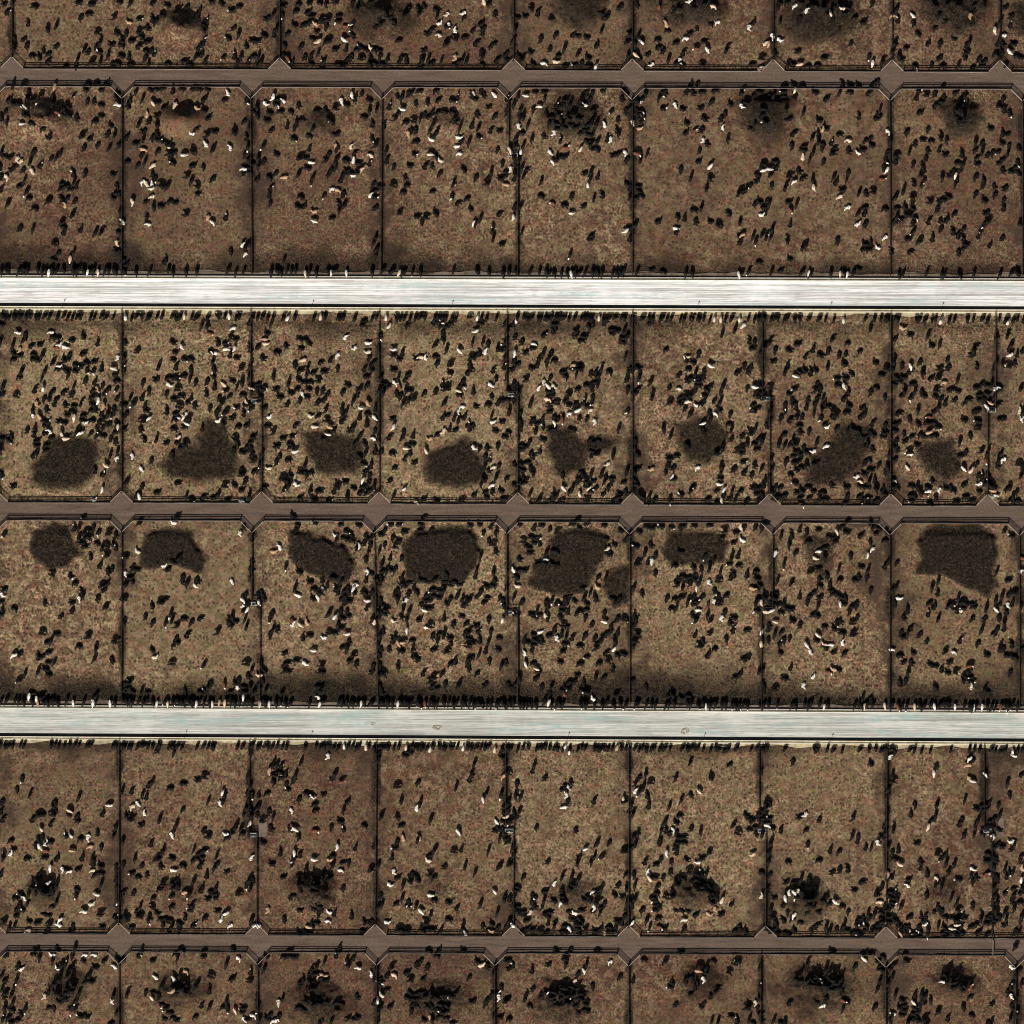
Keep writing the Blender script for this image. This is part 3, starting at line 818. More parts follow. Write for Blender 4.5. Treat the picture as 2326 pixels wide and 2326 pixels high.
HERD = {
    'BE': (
        '01030716s01140715v01180714q01420718p01490716v01560713x01610715p01850713s01950717q02040716r02180714r02280716o02430713u02650715r02730718r02780714o02890715s03050716p03120716q03380717q'
        '03460715t03570714s03620716s03770717r03830717s04080718s04400718p04820714r04910718s05220717r05460716s06180715o06350720p06540717p01050818901120823a01220822701310818901340822901430819a'
        '01490819601600820901670818b01820822a01890821802010820402130820602310821802450818502540823602650823702750821602820821a030608227031408226033108195033908233035808217039908249041008204'
        '04220820b04350823504410822704570820604680819704920819504990824a05080822505360821805450824405490820405710824505960820d06110820806360823806440820706730823607150719r07280715u07370719t'
        '07520715q07620716r07710715r08030718q08170720r08450717t08600716l09440718s09690716n09910718m10140720p10190720o10370719q10540718s11290716q11830717u12100719s12420721r12550717r068508238'
        '06970821607080824807200824807430823607700821908130824708380821908680822608740825408800822809060825609460824609560820610000825a10090825910180824610310825710430824810540822410640822b'
        '10870824610960822611050823511120823911260824511350826811660821111930823712050825812280824712720718t13040719p13250718r13400718r13480722o13570722u13750722q13880722t14030717m14070722s'
        '14170720m14290720o14450719s14530718q14580721s14670721r14910722q15000721s15090720u15160718p15470719o16570721r16710721s17840723m18010718o12750822812890821912960824b130208265130808235'
        '13220824913280825713380823713450825413520822813610822713670823d13730822c13820822613920825914050823614200825714270824a143208228143908258144408277147008279147708276148408234149608233'
        '151208226151908248153708224155908253157408239158208258159908277160508236161508267162508256164508287165308266166708238167408267168508248168908278169808248171208287174708277176108266'
        '18000824718130827818220824918340823a18520719o19230719n19410724n19860721r20160720u20390721o21420724r21510724o22050721p22380724q22450725p22780724u23120723q23710725p23980721m24090721u'
        '18510826718600824418660825a18810828618880825619050827a19160825b19370825419600826419750826719930828820660825520860826921010825821120825421150829521350824321400828721810828a218908267'
        '22010829522160828922250825922560829622670828722970828923100826823310825523430830623700825823840829624020829524110826724240829901021695p01151692o01341692q01421693r01521694s01731694t'
        '01971693t02061695s02141694q02211693r02301696t02511692p02911695p03181693r03611696s03801692x03871693s03951693r04011696p04151693p04251697p04331693p04461695t04771693o04921694s04991693p'
        '05061695v05141697u05211694q05311697v05371694w05541694p05631697p05761698s06161694o06251695r06321696s06441694q06581695o06641695q06721699r01021792901111796a011917954012917948014717927'
        '01541795702161794902251792702331794702461795902581793902711792502801793602981794503061793503561795703621794b037717956038317976039217978039817987041217977042017933042717943043717967'
        '04461796904621794a04851798504931797605041796505131798505471797605621795605731796705811797905861799706391797706511797506681796506741794706991695s07041696s07261697s07361694s07471698t'
        '07601699n08031698r08321694k08701696o08761695p08831699m08871695r08961698o09031699r09131698u09261696s09441699m09621699r09691697w09781695s09821700q09911699r10101695t10191696t10271700s'
        '10341698o10481696q10521700u10771698q10831698t10921699q11071696t11191696q11291700t11371698p11491697r11541698t11671697q11751701s11821700p11901700v12061701r12141700q12271701r12331700p'
        '12421699t12521701q12561697t06851798906901796807021794407091796a07191796607301794707421797707511797807931798908181795808281798608371797908471795a085817995086818006089117957090117957'
        '09091800809161796709381796809491800709641798309711799209811799909951799810061796810351796610411800710481800a10541796410591801510701800610841796a10971796911061798811111801811231797c'
        '11281798511391796811621797a11701800911811798311931797712011799912101796512401802712531802912601801512651698s12801701s12871702s12961701s13041701u13151701t13521701r13631702q13701698t'
        '13781700r14181700s14261700t14321701r14501703q14671701s14771698o14921702t15071698u15221702o15431701p15481700n15681701q15791700s15881702q16121703p16191701r16311698s16611698s16691701p'
        '16851703u16971699t17121703s17191699m17251701q17391701s17461700r17621703r17701703t17791703q17871704p17961703s18261703u18341703p12761802712881798813001797a131818018132517995133317994'
        '13381797913481798913601800613661801a13791803713931801714131803514221798814301799614501800914571801914641803614721801b148118027149118007151117999152217988153018028154218005155118038'
        '15591799815671803a15791802615861800515991802616091801516221801916491801516611802a16691801516771800b168617996169718027171418047172517999173218034174418058175318035177218015180618027'
        '18191800618331804c18411801a18451700s18651701q18981704p19051703t19271700r19351704q19421700q19621701p19791701s20411703o20511701q20561703t20691701p20821702n21211704r21271701r21491706p'
        '21591705q21881702t21981706n22141702o22321705o22381701n22481701o22551703q22901704r23011706r23071707r23171704r23411703s23521707p23611706p23831703u23891705r23991704o24111705q188218026'
        '19511805b19561802c19791802719921805420131805720531804420741803920891801a21021805521101802421231801421321806b216618044217718048219318077221318067225918046230118038231318028232518049'
        '235218034236118067237218075238218046241118058242318035'
    ),
    'BL': (
        '01110110l01170129501810116g02800107k03070111z03730106g04470108304810114g05250116m05000131005530126505480135p05810104z06020108u06270125k06450116j01640156702830140n03010132004160144z'
        '04340164r04680135z04460147904550150o03660177h03870176r04220185d04340196103980194z03550203l03750203y03210206m01560189n01330188s01610204o02290206o03010218q01980218a02110223l017202270'
        '01900232c02090242402500250i02730250q03260219h03550247q03670245y03770229g03930232803960247104140207504310216z04430216p04500224504310232p04800245105180241005330247h055702263056602419'
        '05510210505630192805590203n05690152705600161p05660167q06320164o06190189e06080230l06320229906400242p06640242806600207d06760194h06750229j03010290y03210289g03420292102950305h03300306z'
        '01660310s03690313g03640323d01200329101310337y01420337x01760328k02200325c02170341q02560343d02460352r02500363i02580364g02990331r03130331p03290339z02730367q01610364z015503587017203810'
        '01990393k01130354n01040370903310365h03160377i02110414i02150406603520387g03450406q03040417003220430m02920436q03870415501760445m02170460p01140457g01230459201370477n01910478401260486o'
        '01540486q01430524001670551h01810575f01020503q01020533901010483702940494r03550497w02410518j02390530k02510524k02620530j02670497902730524802410554a02530551l02710557p03660522s036405400'
        '03580551h03720545u01460619q02430616002450629602830623503690628y02320676n03670671k03750677s04400304v04560304g04680302004920308905150303h05390303005540304i05720304g03960329803910343e'
        '04590334i04730347104590364m04400375q04280399n04470413m04560403s04590418z04710423y04820430004910433n04590444m04970447l04070427z04220453m03900468i04130476n04910470z04860459p056303284'
        '06100328105650353i05720371205450394305900400k06550377m05360478005620480t05840507m04470498a04530506q04340558m04640569y04860558k05000561k04340593r05480542y06130596706570451p06660482h'
        '06720473i06660491g06600415706780355x06240671r06600328q06540494r07400117407080143n07420135s07010183g07220180906840244r06840195107790110h08030108z08260107z09010108p091901088094001085'
        '07730126j07990131008090138j08360152i07910158l08020153308410162p07700159h08210173l07540177k08110189h08710137j08680149i09040152q08980176s09030183807840206n07460203v08610214y088502138'
        '07930230r08060230807450226u07610245208080247h08320248808710247i08890238p08970229o09190207g09120213i09330215g09490213y09630216i09430235a09490244y09630229q09710247h101102325100702415'
        '10230241a09620144p09540162409860141k09950153a09770135a10280120p10220129z10490120s10620113t10900123x11540140m12240132p12100110110790170510730177m11150161z11540186111740171311990165n'
        '11950176o11920156111800201512240200l12150206l10640215n10550250010580232p10820244l11410241311330248g11930219p11950247z12280239612510222o12480232r07330326j07270337z07130358h07080375j'
        '07390354i07610354y07770340q08180353008380351r07840373107730382807700390q07180396o07520388708470372w08550379c08030409y08650406l07670415x06990467p07300453h08020439807970460j08000483h'
        '08650438p08470451p08500489508590485408470497l08850465z09040450709130471z08890488l08800497208980494i09390473707270494m07110503y08740510706840509307140530707110545907140561r08360545n'
        '08800542q07850549f07750570w07900570308710563a08560596j09490519p09540533209510548w09620524009540572n09400329g09280367h09460385709710388a09450414r09780467808890340h09060325709220313r'
        '10020319r10280313q10550307j10900307j10440335p10710332r10940330309840344710050358n10640360p10220378h10730367210820358a10940357311110355f11270355z11330375r11270328y11390323711830360q'
        '11720319911800326h11920308p11990316q12120344n12240364n12520326612510355r10440396r10350397s11710388711860411v12130399812360399l11480421l12300441p10460423i10410451w09950479q10320478j'
        '10650480610810477p10990494n10880454v11540488d11810504o12090506o12420470q12480500n12510491g12390506j10200503q10230522110160537g10840536j11270546s11620552k11390563411690576f123305875'
        '10460593z10580604q10900587e12400656z13210132912950138k12760141h15090116o15460111r14670132g13290189q13620180n14020180514140182k14340186i13500212q14550205413680227h13030219v12790229g'
        '13110247f13830251014070248k14210245p14360233h14400250h15520233e16300123r16180170h15950191i15940209316070216p15730224n16690176l16840164r16370198k17140155y18110153416980195y180802471'
        '16360244116510222816510250j16990111j16780120j16420120h13170310i13380310i12790364r13120349p13650343913830329z13780340p13620355813410361d13500367013560373q13680361z13620382z13830391g'
        '13950385x13680394i14130370y13920370g14310313814460310n14210340h14400326n14460351214900353o14690307014340385414280397214370406h14070391114190403114490439k14580441d14400421014310421v'
        '15030372p15020399a14790418815120325q15210352p15170307w15240313e13830457113740457k13350409r12860403h12710473q12950488612680506713270546y13980545n13810567014270569m14690546a14300494n'
        '14580503714940454m15030451315230463n15240519f15320530815490524z15520536g15460551015550545y14430637214390644012680572815330620815300644815400331115490331015590325l15460352r155503520'
        '15610361r15490364815580376q16030313r16100310p16690295416840290m16930310016600310q16720311r17230307116490348w16060348y17160332n16930346n16990370v16600382g16570403116950396p17050427r'
        '16900442r16860468016460486q17380370r17470358s17590338g17940334y18110319n18230310z18080394g18350349h18290367715940605016390593v16540598a16740578z16800604q16360629417140605j17560587c'
        '17800638y17820650q17870536818050521p18200512o18200497z18140563n18260560h18350572018420557n18380584618730108g18670117r18890107j19160144q19130153o19140217m19370250i19550248119020247i'
        '19700232z20740229q20810107r21390147721750153t21450235y21570210y21780251y21840177v22240164l22080201322350200p22680189i22950204n22980219n22920232d22350233n22170247s22410251i23100253j'
        '23250235p23370239n23070156223100117723860117n23980138n23950159723770201s23740219q23650201623610222m24040201j24070227z24190232h23860247r23310250i20330198r19910147620180132z20420141i'
        '19700120i19490114122230114h22770114i18580222r20600153z20270120g20030114818810310j18800319h18830295i19040293h19230295g19520311g19760326320140295920330295h20500295g20320310f208102955'
        '20720313520930286n18480319r18920372l19010406418990432r19620375j19770394i20510367720060406019590406a19680427y19670436q19260433019260442g19880427619940439619710467r20260442r20650421n'
        '20770415n20810432h20600442j20980363h20900370019130489s19220506419980516520260494q20150533k20660539s18520521p18610467i18640482518900560y20660572j20630587520660608n18950611820020647q'
        '20660656i20780653820600668020720668121110463q21080482q21340468821160448p21110575h21240674921820323722240313r22430320p22380332022240341522700311121870307z22430295m218803570228603285'
        '22820340p22710367h22770379p22860376723780326q23770343y23810352923930358s22080394p21600400m23510394i23770406923900406l22140421021940418y21780427p22060442r22030460r21750473q21960482a'
        '22330442822490453l23300426o23150441l23430453q23540448n23680445k23190459k23220473j23770427h23920432q23800462l23710471k24130436s23770488r23960491z24110470r24040483524130494s22850453a'
        '22740471022650491p22820488o22590500l22730509823160503n23340512a23330521q21760518922000509o21940519n21730558s21550572e21730575g21360573221570590a21780595y21480599k21750607r213306050'
        '22350560j22300575r22440555h22560548g23160542o23580524r23840528o23600543n23800555p23370558h23800575822680587m23420585m22090605722350601p22490602422380620p21610644z22180644822890620n'
        '22650629922760638a22880644922920656z22890665322770674r23370611p23280626p23220638723780641q23480659521660674302240690f03800692k03860702104740696401050838i01570862q01550871n02200866i'
        '02320868i02890866d02640874i03220881701700887301900884z01310904e01460908j01750905001310917j01750917z01870920j02580906m02880905102450919e02540917y02320939h02500943e02700929y02820934y'
        '02950925z03130923002970942q03130942n03300939902700943y01450957h03610952z03640966102950964r03150970503330976p01780987802440993502640996q02200990l02001006p02301006k02241018602471020s'
        '02051030r02671023z02651035h02541044k02881045003100990603091003k03220994r03460985n03370994603661006503660984p03101020f03071033i03161030r03301042903551042o03581030p02861055y03101056h'
        '03241061o03361053603341071n03481064n03211073r02351058l02471061h01991056g02081061102021067002801073p01631077r01801077901781089802021085003071085n03221089n03361091i03521097q03621103p'
        '01821103101841113i02061112j02051124k01751136501261094a01201101x01051098y01021178s03331178303161171701321205m03641061s03631082k03811076z01050997l02171095j03830878q03810940904140896p'
        '04910877v04970901x04950919h05180916y05330916y04990936905330939r04560963m04800960304940960z05030963g05180955j04250969o04380988r05450969r05111000z04941008y04790994n04231005603831021k'
        '04281024804311033y05331008405271015z05421021q04791036903871042p04991041z04991053g05211070l04941074y04191076q04291100a04791107l05031106105111118104911133r04441146q04231205r041012269'
        '04551220005031198006370871j05960881a06110880z05780898006220908706360914y05860940r05840955e05710967q05870981806300967g06140988l05690996906221000m06510997005981006q05961030n05921038r'
        '05771026p06301049o06391027m06571021y06541042706691018z06721027m06421070h06601068105601074906391109w06691106206751094006301124q06491128y06701121q06731133p06781145p06631115m06481169p'
        '06581193q06341204g06481214y06781172105351234y05601232505841231006171235006660835706690895a09280830l10250839m10960833z10850832711150842011240835011020841m11060856p11060871v11900835y'
        '07080859i07810870h07940872h08020881w07850893h07480886s07280901006860890306960914t07700928r07820943107970949o08110948208270925408350945z08500919608670937r09390913o094609286092709407'
        '09430940f09310957z07280985l07790964f07940970h08050969007750985k07610994h08020985h07971002z08200988q08330988q08460994q07371003h07541018q07811009p08231015p08361009308790990m08910976g'
        '09120997609340976n08761058508971079k09161049909341041z09331064909521030908231045k08561079008351097107021027m07071068007701068507421097z07631092z07581109007301115k07361136s07281149r'
        '07541145007611116j09191088509041112r09301110d09181139d09251154y09421160709311172o09401181q09521127609651127p09521079q09601097806870973j06960985h06931000g06871012107020979y07601181f'
        '07511193007881172j08051174007481211m06991207108231217007811232008151237i08471237z08591217708861196j09041210g09241207109331205709181220309341220l09431214109371196o07961178s06840985r'
        '09740973i09800979310130904909950908j10080917j09960942j10280951l10200964510010994r10320988i10101000p10291009q10640994m10900990r11050975711200982710470916j10880911z10930925m11240948i'
        '12090883r11830908n11900904911660928811680937r11630948412190943812270961s11510967n11480978011420997z11750991a12161000q11801024v12101020g12301017712391011l12541009g12421059k12271080h'
        '12541082z12451092012311112p11061050611181044k11541050511631067411741067q11661076911211076711361077m10941088k09931052l10171082q10131095n10381091710381110i098310946099011300101911437'
        '10321131a10431151n09961163i09871192o10621235010941238i11771226112061231g12041219l12181217p12391217g12421234011901118p12061118s12121145a12031136r12101169s12341157q12511187l11981181r'
        '12450934912540985r12490835p09630865p09600889r15820713l16040717z18230696z12650838712710865q12860877q13590838z13560853a13620847a13350863313090892014050863z14250865z14190875114370842v'
        '14460838814730835415760835214880850015030853j14910859i15120868z15090877a15170880h12950902m13270914o13200931613060937w13420925r13530902s13600920h12670922o12770928m12650940n12680970r'
        '12650979912711000a12671009q12740985912821039q12801055s12821076713770946013840955x14010939h14100937i14170930j14420949p14520949914840945x14430976q14310976z14510970j14460985714130985i'
        '13500958p13470991i13530999i13560991813841012113931021i14041027814081018n14341024z14451012s14461003q14161050q14341050p13501036j13591049p13681052q13121053m130810611132010643133210569'
        '13331070q13511079h13591076j14041079i13951076y13351100h15261033q15320940s15240961r15260985q15270949715470937w15530946915490985415430993j12861112g13031103o12851122z12951115n13061130n'
        '13111139713271127a12681154r12821154w12991151i13051163q12881169h12881190712681202y14401100m14571101014491106z14431136714491127g13781178q13951217l14101196814161190q14221172i14491193k'
        '14401217014551208p14761184s14881187014881199714821208p14701223314941238415061238h15091223g15181196k15211217r15461166015431193d15461202f15431103r15491133e16130895j16430952p16210981q'
        '16600919916750925g16870905q16650939h16780961016690961016630967i16870967j16990943p16960958p16840976z16800985r17130979117050985y16481003k16541009i16461018h16571027q17021000h169910128'
        '16931018i17221012517351033j17111039p17141052n17591041p18020877818140877r18080893018300901317740948317900931p18050934p17990943p17970982p18290994y18351003218231003y18111021k18231027k'
        '17561064j17871091o18291094218231100118141109g18171121117871130l18411067s16961079q16601112x17621097p16361136z16211143j16181157q16301163o16121172t16311189j17681166o17881151z179011754'
        '18141157q18081178n17381187h16741207m16481225i15731238p15881235m15581232j17081235j17281216217441223q17821216k17961238m17291241017591232n18121208l18231210k18201223i18321229a18261235n'
        '18381193918351205a18950690i18720716120480711w18610896q18900896w19100883018580922l19820898q20260880i19460896719620907w19290911620060907s20210904r20540898j20180928h21330871418890933a'
        '19160945x19280943g19410949719530943g20890926h21010952z20360951e20210960i20030961i20020976z18490994p19560973p19640988619070984l18920996y19581003m19521017519351008p19311027618991009r'
        '19041018j19081027918831021q18841033r19711021519831024i20211038120291023h20260994620171008420780991q20920982e21101002r20601027m20541049518731050p18931056619231047r19651050r197410650'
        '19171068h19171082r19381079q20001073l20361076g20271079n20481079z20811064821111067p21111085k21051092z20841089g20751085q20631094j18811088k18951109m19251118q19101127k19161133y19341128z'
        '19041136j20811121q20691112518861148o19041151z19131148219191163y19101169g18951178y19491154z19071198g19341207z20651151p20751145w20961157o20751169z20661178l21111172p20661208020541205g'
        '20871193920241208j19881202s18611208o18731208k18671229h18761232z18611235h18831226j19131220k19221217g19161232019371232119491217i19701220f19611232919731235020241226n20511229220571235q'
        '20691232120721241920901238l21051214421081223h18481055q21690862j22170887h23100907n23160890624100907723920892824040925p24220898621490931s21660946521900923q21970940o22520917o22550936p'
        '22360937n23190934821360958w21540958i21400967z21330973i21750973j22140961221481000121691003m21940991s21991000g22231000v22640984i22560988y22770990i22381006n22471017822701009p22921015l'
        '22981009123160982y23310973m23400976023710985l23250997i23400994y23341009l23251009z23651021423521030z23221033i23131038z23711052023801052l21661052r21401041321421061m21331064121331079h'
        '21541086t21701092121361103p21571103m21811112v21901088m21871064e22231036o22051055w22201061z22291070z22141091i21991091i22261091h22911056i23221058h23031089r21391124o21331145m228011360'
        '22941128r23191154o23221181o23311184821271190122171193s21361208y21271208121721205g22061208x22591208r22651214y22501211i22891202222951229j21691226021781229f21721238i22261229q22111243z'
        '22741240i23101238k23251217h23491196g23861211l24101217o24221160q23651157p23981238g24131238g23431178s02921274m01111313p02681301803131298r03071307f03241309m03631315q02951322102861334j'
        '02921343z03221336e03461339r03641346903071367a03271387503551392r03451398r02591410t02711425i02861446903421428303371440n03221459o02021470q02651470j02651488p02391500p01111440l01051467k'
        '01051488801021497z01321482y02301541j02061560z02091583101871595901971592n02091605z02051622g02111634h01461586n02801569h03541599r01751675i04101395z03951413004011422d05061370304821395l'
        '05151413p05141422q05481419r04731464304461479b04311501r04471514o05171506005351514n05541506305241544705001550n05031560h04941566k04461578e06361512i06241521i06581452p06541488006691395s'
        '06721376q06541298r06721325803831657103981645l03801669x03891663i04011672g04371673i05201672a05781654p05541673z05661670g06421645q06361654h06511660z06631636r06241672z04581804q06691807q'
        '07661274h07761292x07721304r08171289i08741292009161295h08861307x08981315s08801322z08891327y08981328y09311319s09281333r09421337r09311370r09741304n09921321p09651315z09891292l100512920'
        '10171309z10531306010811303n10611277410551291y10071330k09741337p09861369810131367q09681398k09861395g09981392p09451404f09551416z09651413r09621425712151297711991310q12101328q11691294h'
        '11901292h12251352q11801410712241419r07811401h08051423i08141440f08321419a08431431908121461g08561413008701434q08621440a08681446s09041446f08891437p08801449r08771461308861458q089214498'
        '08821470808941467k09251443q09311452809451446q09311419809331482709651464s09711476w09711494x09621500q08741489s08711503q08891488s08921500i08801506i08741527008591539107191494q07131506q'
        '07301530p07141542q08051544h07871551c08921557q08771572108951602009091608o07481584m07721601z07521607207451611707551626w08321628i09481614p09461626p08211660009711536909651575q096215908'
        '09631614809621660s09661672q06981458s06861452r06901476906931446r06931605r07021625d06961648a06871657q10281425210191431h10401437a10471446v10021443p09981455f10291449q10171473810111501r'
        '10521509z10741483z10701452k10641464y10731465010581471n10821440j10851455i10971458y10991443h11061434r11121422j10731422i10851419410611419i11151410711301422011421428z11151473f11231461p'
        '11591461q11541476411841456511931443p11991470212061458z12061434e12181431z12361458r12421464q12451476r12511488q11081506911511501h11301518o11601517m11841523l11571538o11861536411631551z'
        '11901557911711560y12151533p12101506p12331550012331577f12031580812121601r11711596m11631611811651619r11331605a11241608j11841630m11051630n10611631711121654q12031657p10941664k107916637'
        '10841577111241563911231551i10971542410821545o10941554q10381556i10401593010501601m10131580h10071572909921557809831575p12481605q12541657r12511434q10341810i10191816y09621813812451822k'
        '12481831r12361813807391840714131279l12801292g13121301713321294i13501301s14161301g14731294h14311291014011291i15091306w15201328513081321h13181325y13261337a13141334i12951340y13021346i'
        '13021357z12791370s13561352013651355f13231381k13351379z13561382i13651385n12791395j12911396y12741413d14791325g14971339g14821352h14851360j14601410n14511455914221437013951453k14041465v'
        '13931461p14541462814341473g14311485014191488y15001470215061461n14941461g13411468p13451479a13661470p13781476i13871470913831461q13751488z13721501s13901492713091497i13271497i13171503h'
        '14301503p14451518q14731494r15031506p13891524j13591533913751542713991551813471545013261548l13111542y13141554y13231560y13301557r12991560h12911557913111566213081577513831563z137815810'
        '14161568z14281545o14521550p14871527a14851536n14731545k14581563l15031539914751586515021589y15181587g14611607i14341592i14191608j13741605h13121607j13231626i13181642313301661p149316227'
        '14731639l14131634k13921651413861663h13481675r14251654914251669g13771669z12681491m12741497h12861467p15701297g15941295h16031297h15521309g16241298z16451298r16541295k16781295h17111294y'
        '17411321k17711310z17651334z17911298q18171297r18301298s18381289y15461343i15771339r15891361r15711379a15881401q16481355i15581447r16151459p16331461h16461458116241483016331385h16751389f'
        '16931392q17011364n16511410g16451416l16361422y16601419916661413k16691425r17591414a17671407a17761363717591382j17771385017961407a18181399h18211416h18261431g18171437z17231443r17321455q'
        '17501453k16961456o16751458p16751473016841467h16721497r16841501817461491p17681504h17581515r17651533617141538p16781545516961557s17491551s17231575i17071590517901599e179615320178016333'
        '17711639i18231461h18201488g15401503815431512915401521m15361648l15671660s16631681h16691690j16481687i16241690318321654s18351669718321620r18441530918441554r17581837l20271282j20151295k'
        '20211309y20781289720841298n20961301z20901313021131307s21111328j19161304819321307q19611304j18981319919081355m19381331h19821319y19911322019701346220541319320771331r20321363s211013877'
        '19611392k19791410a19611416r20571389i20691413q20501410r20421419z20081417i19641431g19851429a20781441p19881443j19941449j20031453x20121458g20211461a20181473h19491446119401455k19341467p'
        '19641458n19161456919561500g19491498i20451473o20301488r20361479020481503q18551452118641452r18701473m18611473z18891485h18981485k18731491019011512i19171520r19711524z20081512r20001515r'
        '19971530i20151539h18761536m18801554q18931550q18721563518731584h19561556h19761572d19941583120181584l20061623g18951619618831642h20781690s18461521r18491470r21371379o213314737223014497'
        '22121470l22211480422081497721611489821521504r21691529821481536r21541548k21901542o22061557q21751584h21421590121541605m21691605r21451654921571648r22261663d22591473022801470e22951473h'
        '23071473z23131479i22891482i22651479822741488a23091506n23371506p23711473n23921452423991473723861491923691504q23801530823651530p23581541f23831304q23981318h23891419023211562n228015577'
        '22591605m23431589i23801575r23981566923861590y24041593z23951628o22141611h22261614i22381623a22531630h23041639h23041648z23431672i24221575524191476r19011831q20781837g22271840p23071828j'
        '01511869r01391893s02261924s02211932e02261944p01971951i01731963702151973702761954p02771965h03331950501051923p01051963701021945902502000f02832006i03211994903302024r01262010j01322030k'
        '01602051101812021r01872006r01962003q02152013j02862051602032049i02292052403122063903302069i03282084z03162087m02762076002502075y02742120y02732134r03611991q03642069p03642078q036420998'
        '03662117r01902090901842102s01752117h02052111o01842126m01992129w02202123s01492132h01342140001452156r01392167401512168i01372182001672194i01842197102082214q02112180i02022177g02652204p'
        '02642214i03342207j03612183203672189002202159g01022087803981899804371885804321912804881891i05151881005511873l03951951q03891957g04231974n05151939m05631986m04432019704642045703802063p'
        '04232066q04012084l04132093004342087p04922051g04642069s05152066z05632033205542039l05392054k05482051y05602048j05542069605932063n06172081m05692090904912108w05002102104642120k04492140k'
        '04972117l05062117804912135l05572123505782126005902120705872132j05742143l05902141006602111p06752102a04052128q03802128703732135r04552174v04912159l05212186704112174s04762186i04672189h'
        '04702201a04852214705062198w05062211q05392204305662186l05962170k04012206i06631903r06721906r06661921q06691939a06172003k06511994i01132271101752268101842257n02292254s02642271q02892283f'
        '03182299j03372283303672280g01422295r01112328101082364r01262394y01202412l01392418001482406a01282423j02202343q03072331y02682340i02112355702412364302502355202532346y02622352y02382376h'
        '02472370102592388o02142388k02232388s02892409l02802409i02982412z03522426j04462283z03802280l04162271405122256z05662259j06302254x05002268g05632274j05032331k05002355i05212355h062723252'
        '06692310805752352804312354p04492355z04612364r04732382g04882400i04942412h04762415i05032418k05572385906082388k06172391r06542391j06512400j05452409k06662415l07361855e07241861h07481861a'
        '07391867j07211876u07671873q07501882p07541894h08561870n06871908b07071903k07791915n07961903y08051905z08361905m08171927k08151942308891923307111944p06841951q07141982q07581982q07782000u'
        '08521979q08741968i08801985e09271976y06992016i07362039807692045807662054q07802044907622063r07192064j07422093008562045i08922060r08772060009072028709492024609522015707762092o07812117r'
        '08052102n08142096h08232108i08352084p08352126q08502090f07612138608792117n08262159g08292168l08142165h07812168z08592177707452188q08982183808182197008082204d07942217y08022218z07812221g'
        '09282197a09422195n09222215z10491878m11661872710131976k10022013q09982027k09902049810792042l11472031711112069p10022095010352087p10472093d10502101f10872093m10852144z11182150w10012153l'
        '10282150q10252159y11382164512572144a11182189y09652135r10132214i10672212110822212y11962204r12182200f12312207n12092214z12512204m12451948s12421966x12301979s12271988i12421985s12481994p'
        '12482006y12542012l07052274g07462274g07572272z07722274m07582259008712257908642272709032277508082307a08022316q08142313108322322h07872331507812337q08082337908142346107972376f08082376e'
        '08142382108262379g08412376z07842388i07752391007932394i08622379308772381e09102364r07142406m07332408n07082415g08322415s09042415z09132412i09552304q09542319q09652328q09622337h09522328v'
        '06842370909772349209622379909492379809572418909862388209802317510462292p10562283m10712298q10232311110612325111662320n10732259z10972259211542259j10912271z11842286g12062295q12572301n'
        '12552283k10312355v10252367y10462358010552355010402370g10492370l10672364k10792361e10852367i11032361i11092367i11152361j11332358211272364i10372382m10462385010342397r10732388g108223889'
        '10912394p11002382y11152385f11152397i10642418h11122412011272424z11752376l12392343s12242358j12152364312062373n12032382n12542370m12362412z12572415i13091852713391867p12741881q12731957o'
        '12671948a13181979n14071986p13831888r13771894z13961876q13901921p14491921713452057p14842015o14162048512892093n12742114z12712123z12682135q12682162e12772159i12712171y12802177y12892171j'
        '13092135q13152141q13362126013142159r13592147g13802138e13772126r13952120g14042111i14342138x14282144j14402147h14732153p14462171z14672162i15052111p14972135e15152138m15232087l139221700'
        '14192168y12922180j12952192113382176013482173013442183f13452198813632195p14012189j14162189v14192201114132211g14162220g13832204h13892217013772217012992211113082214012862217113422217k'
        '14522217i14642211314852207f14822217j15032195e14972207714942217115122198915182183o15242165715521867o15701909a15731932815291942816681905t16431954116131988816371970g16211994816361994q'
        '16002009s15972018d16422003h16542015016512003216392015z16372037716711982q16962051l16582052v15652060715912064j16012051o16242057p16222081p16062092n15852093z15942114n15912129z158221401'
        '15882147g16252126q15912156k15972162115912168i16422102916512096x16932084d16782099216872105g16962102i17082108217142117e16932114i17082126x17172129i17142138y17262147317172150g176121563'
        '17402177m16802179216632170h16482168w16372168i15592168m15942186216072211116542211o17712214j17802207s17932217d15402087s15352159815272027z17931951u17991960y18081966118021985z181419790'
        '18171994s18231960d18291966y18261951j18351945g18302082z18291855718392126913622259v13952259m14552259213472292n13082307814132313m14462340r13112346p15092319n13712340414012343f141023461'
        '13532352g13622355f13412355h13292364113742355u13862361i14012361l14162358114192370x13952373z13742367313502367013562373i14072385014312382h14252394i14342397h14132400g13892379g130323850'
        '12652295815382328715612280z16482263j17022310h17202283x16632322k16572331f16722322s16842334a16782343916272334d16242343i17292343017142364616992379416692358116362382p16932388g18262370f'
        '18022382h18202391q17622409h17742421a18262403118292418s18112424y21161906p23931905s24201861321781928s21691951922181963l19171957m19311986k19621962q21141945921081979921052003h20502000s'
        '20472012820662027619352018q19862033720062034m18892058019612055i19922082o20082076r20262076920572105220422123j18612140m21052111r21172096521272093721272036r21402033a21332051f21632099z'
        '21902058r21912073722062087a22382051l22472042322792099h23162093r23102102p22262111522052134s23092156q22791973722851962q21842016k23191939g23281933q23371930j234619278233119459233719391'
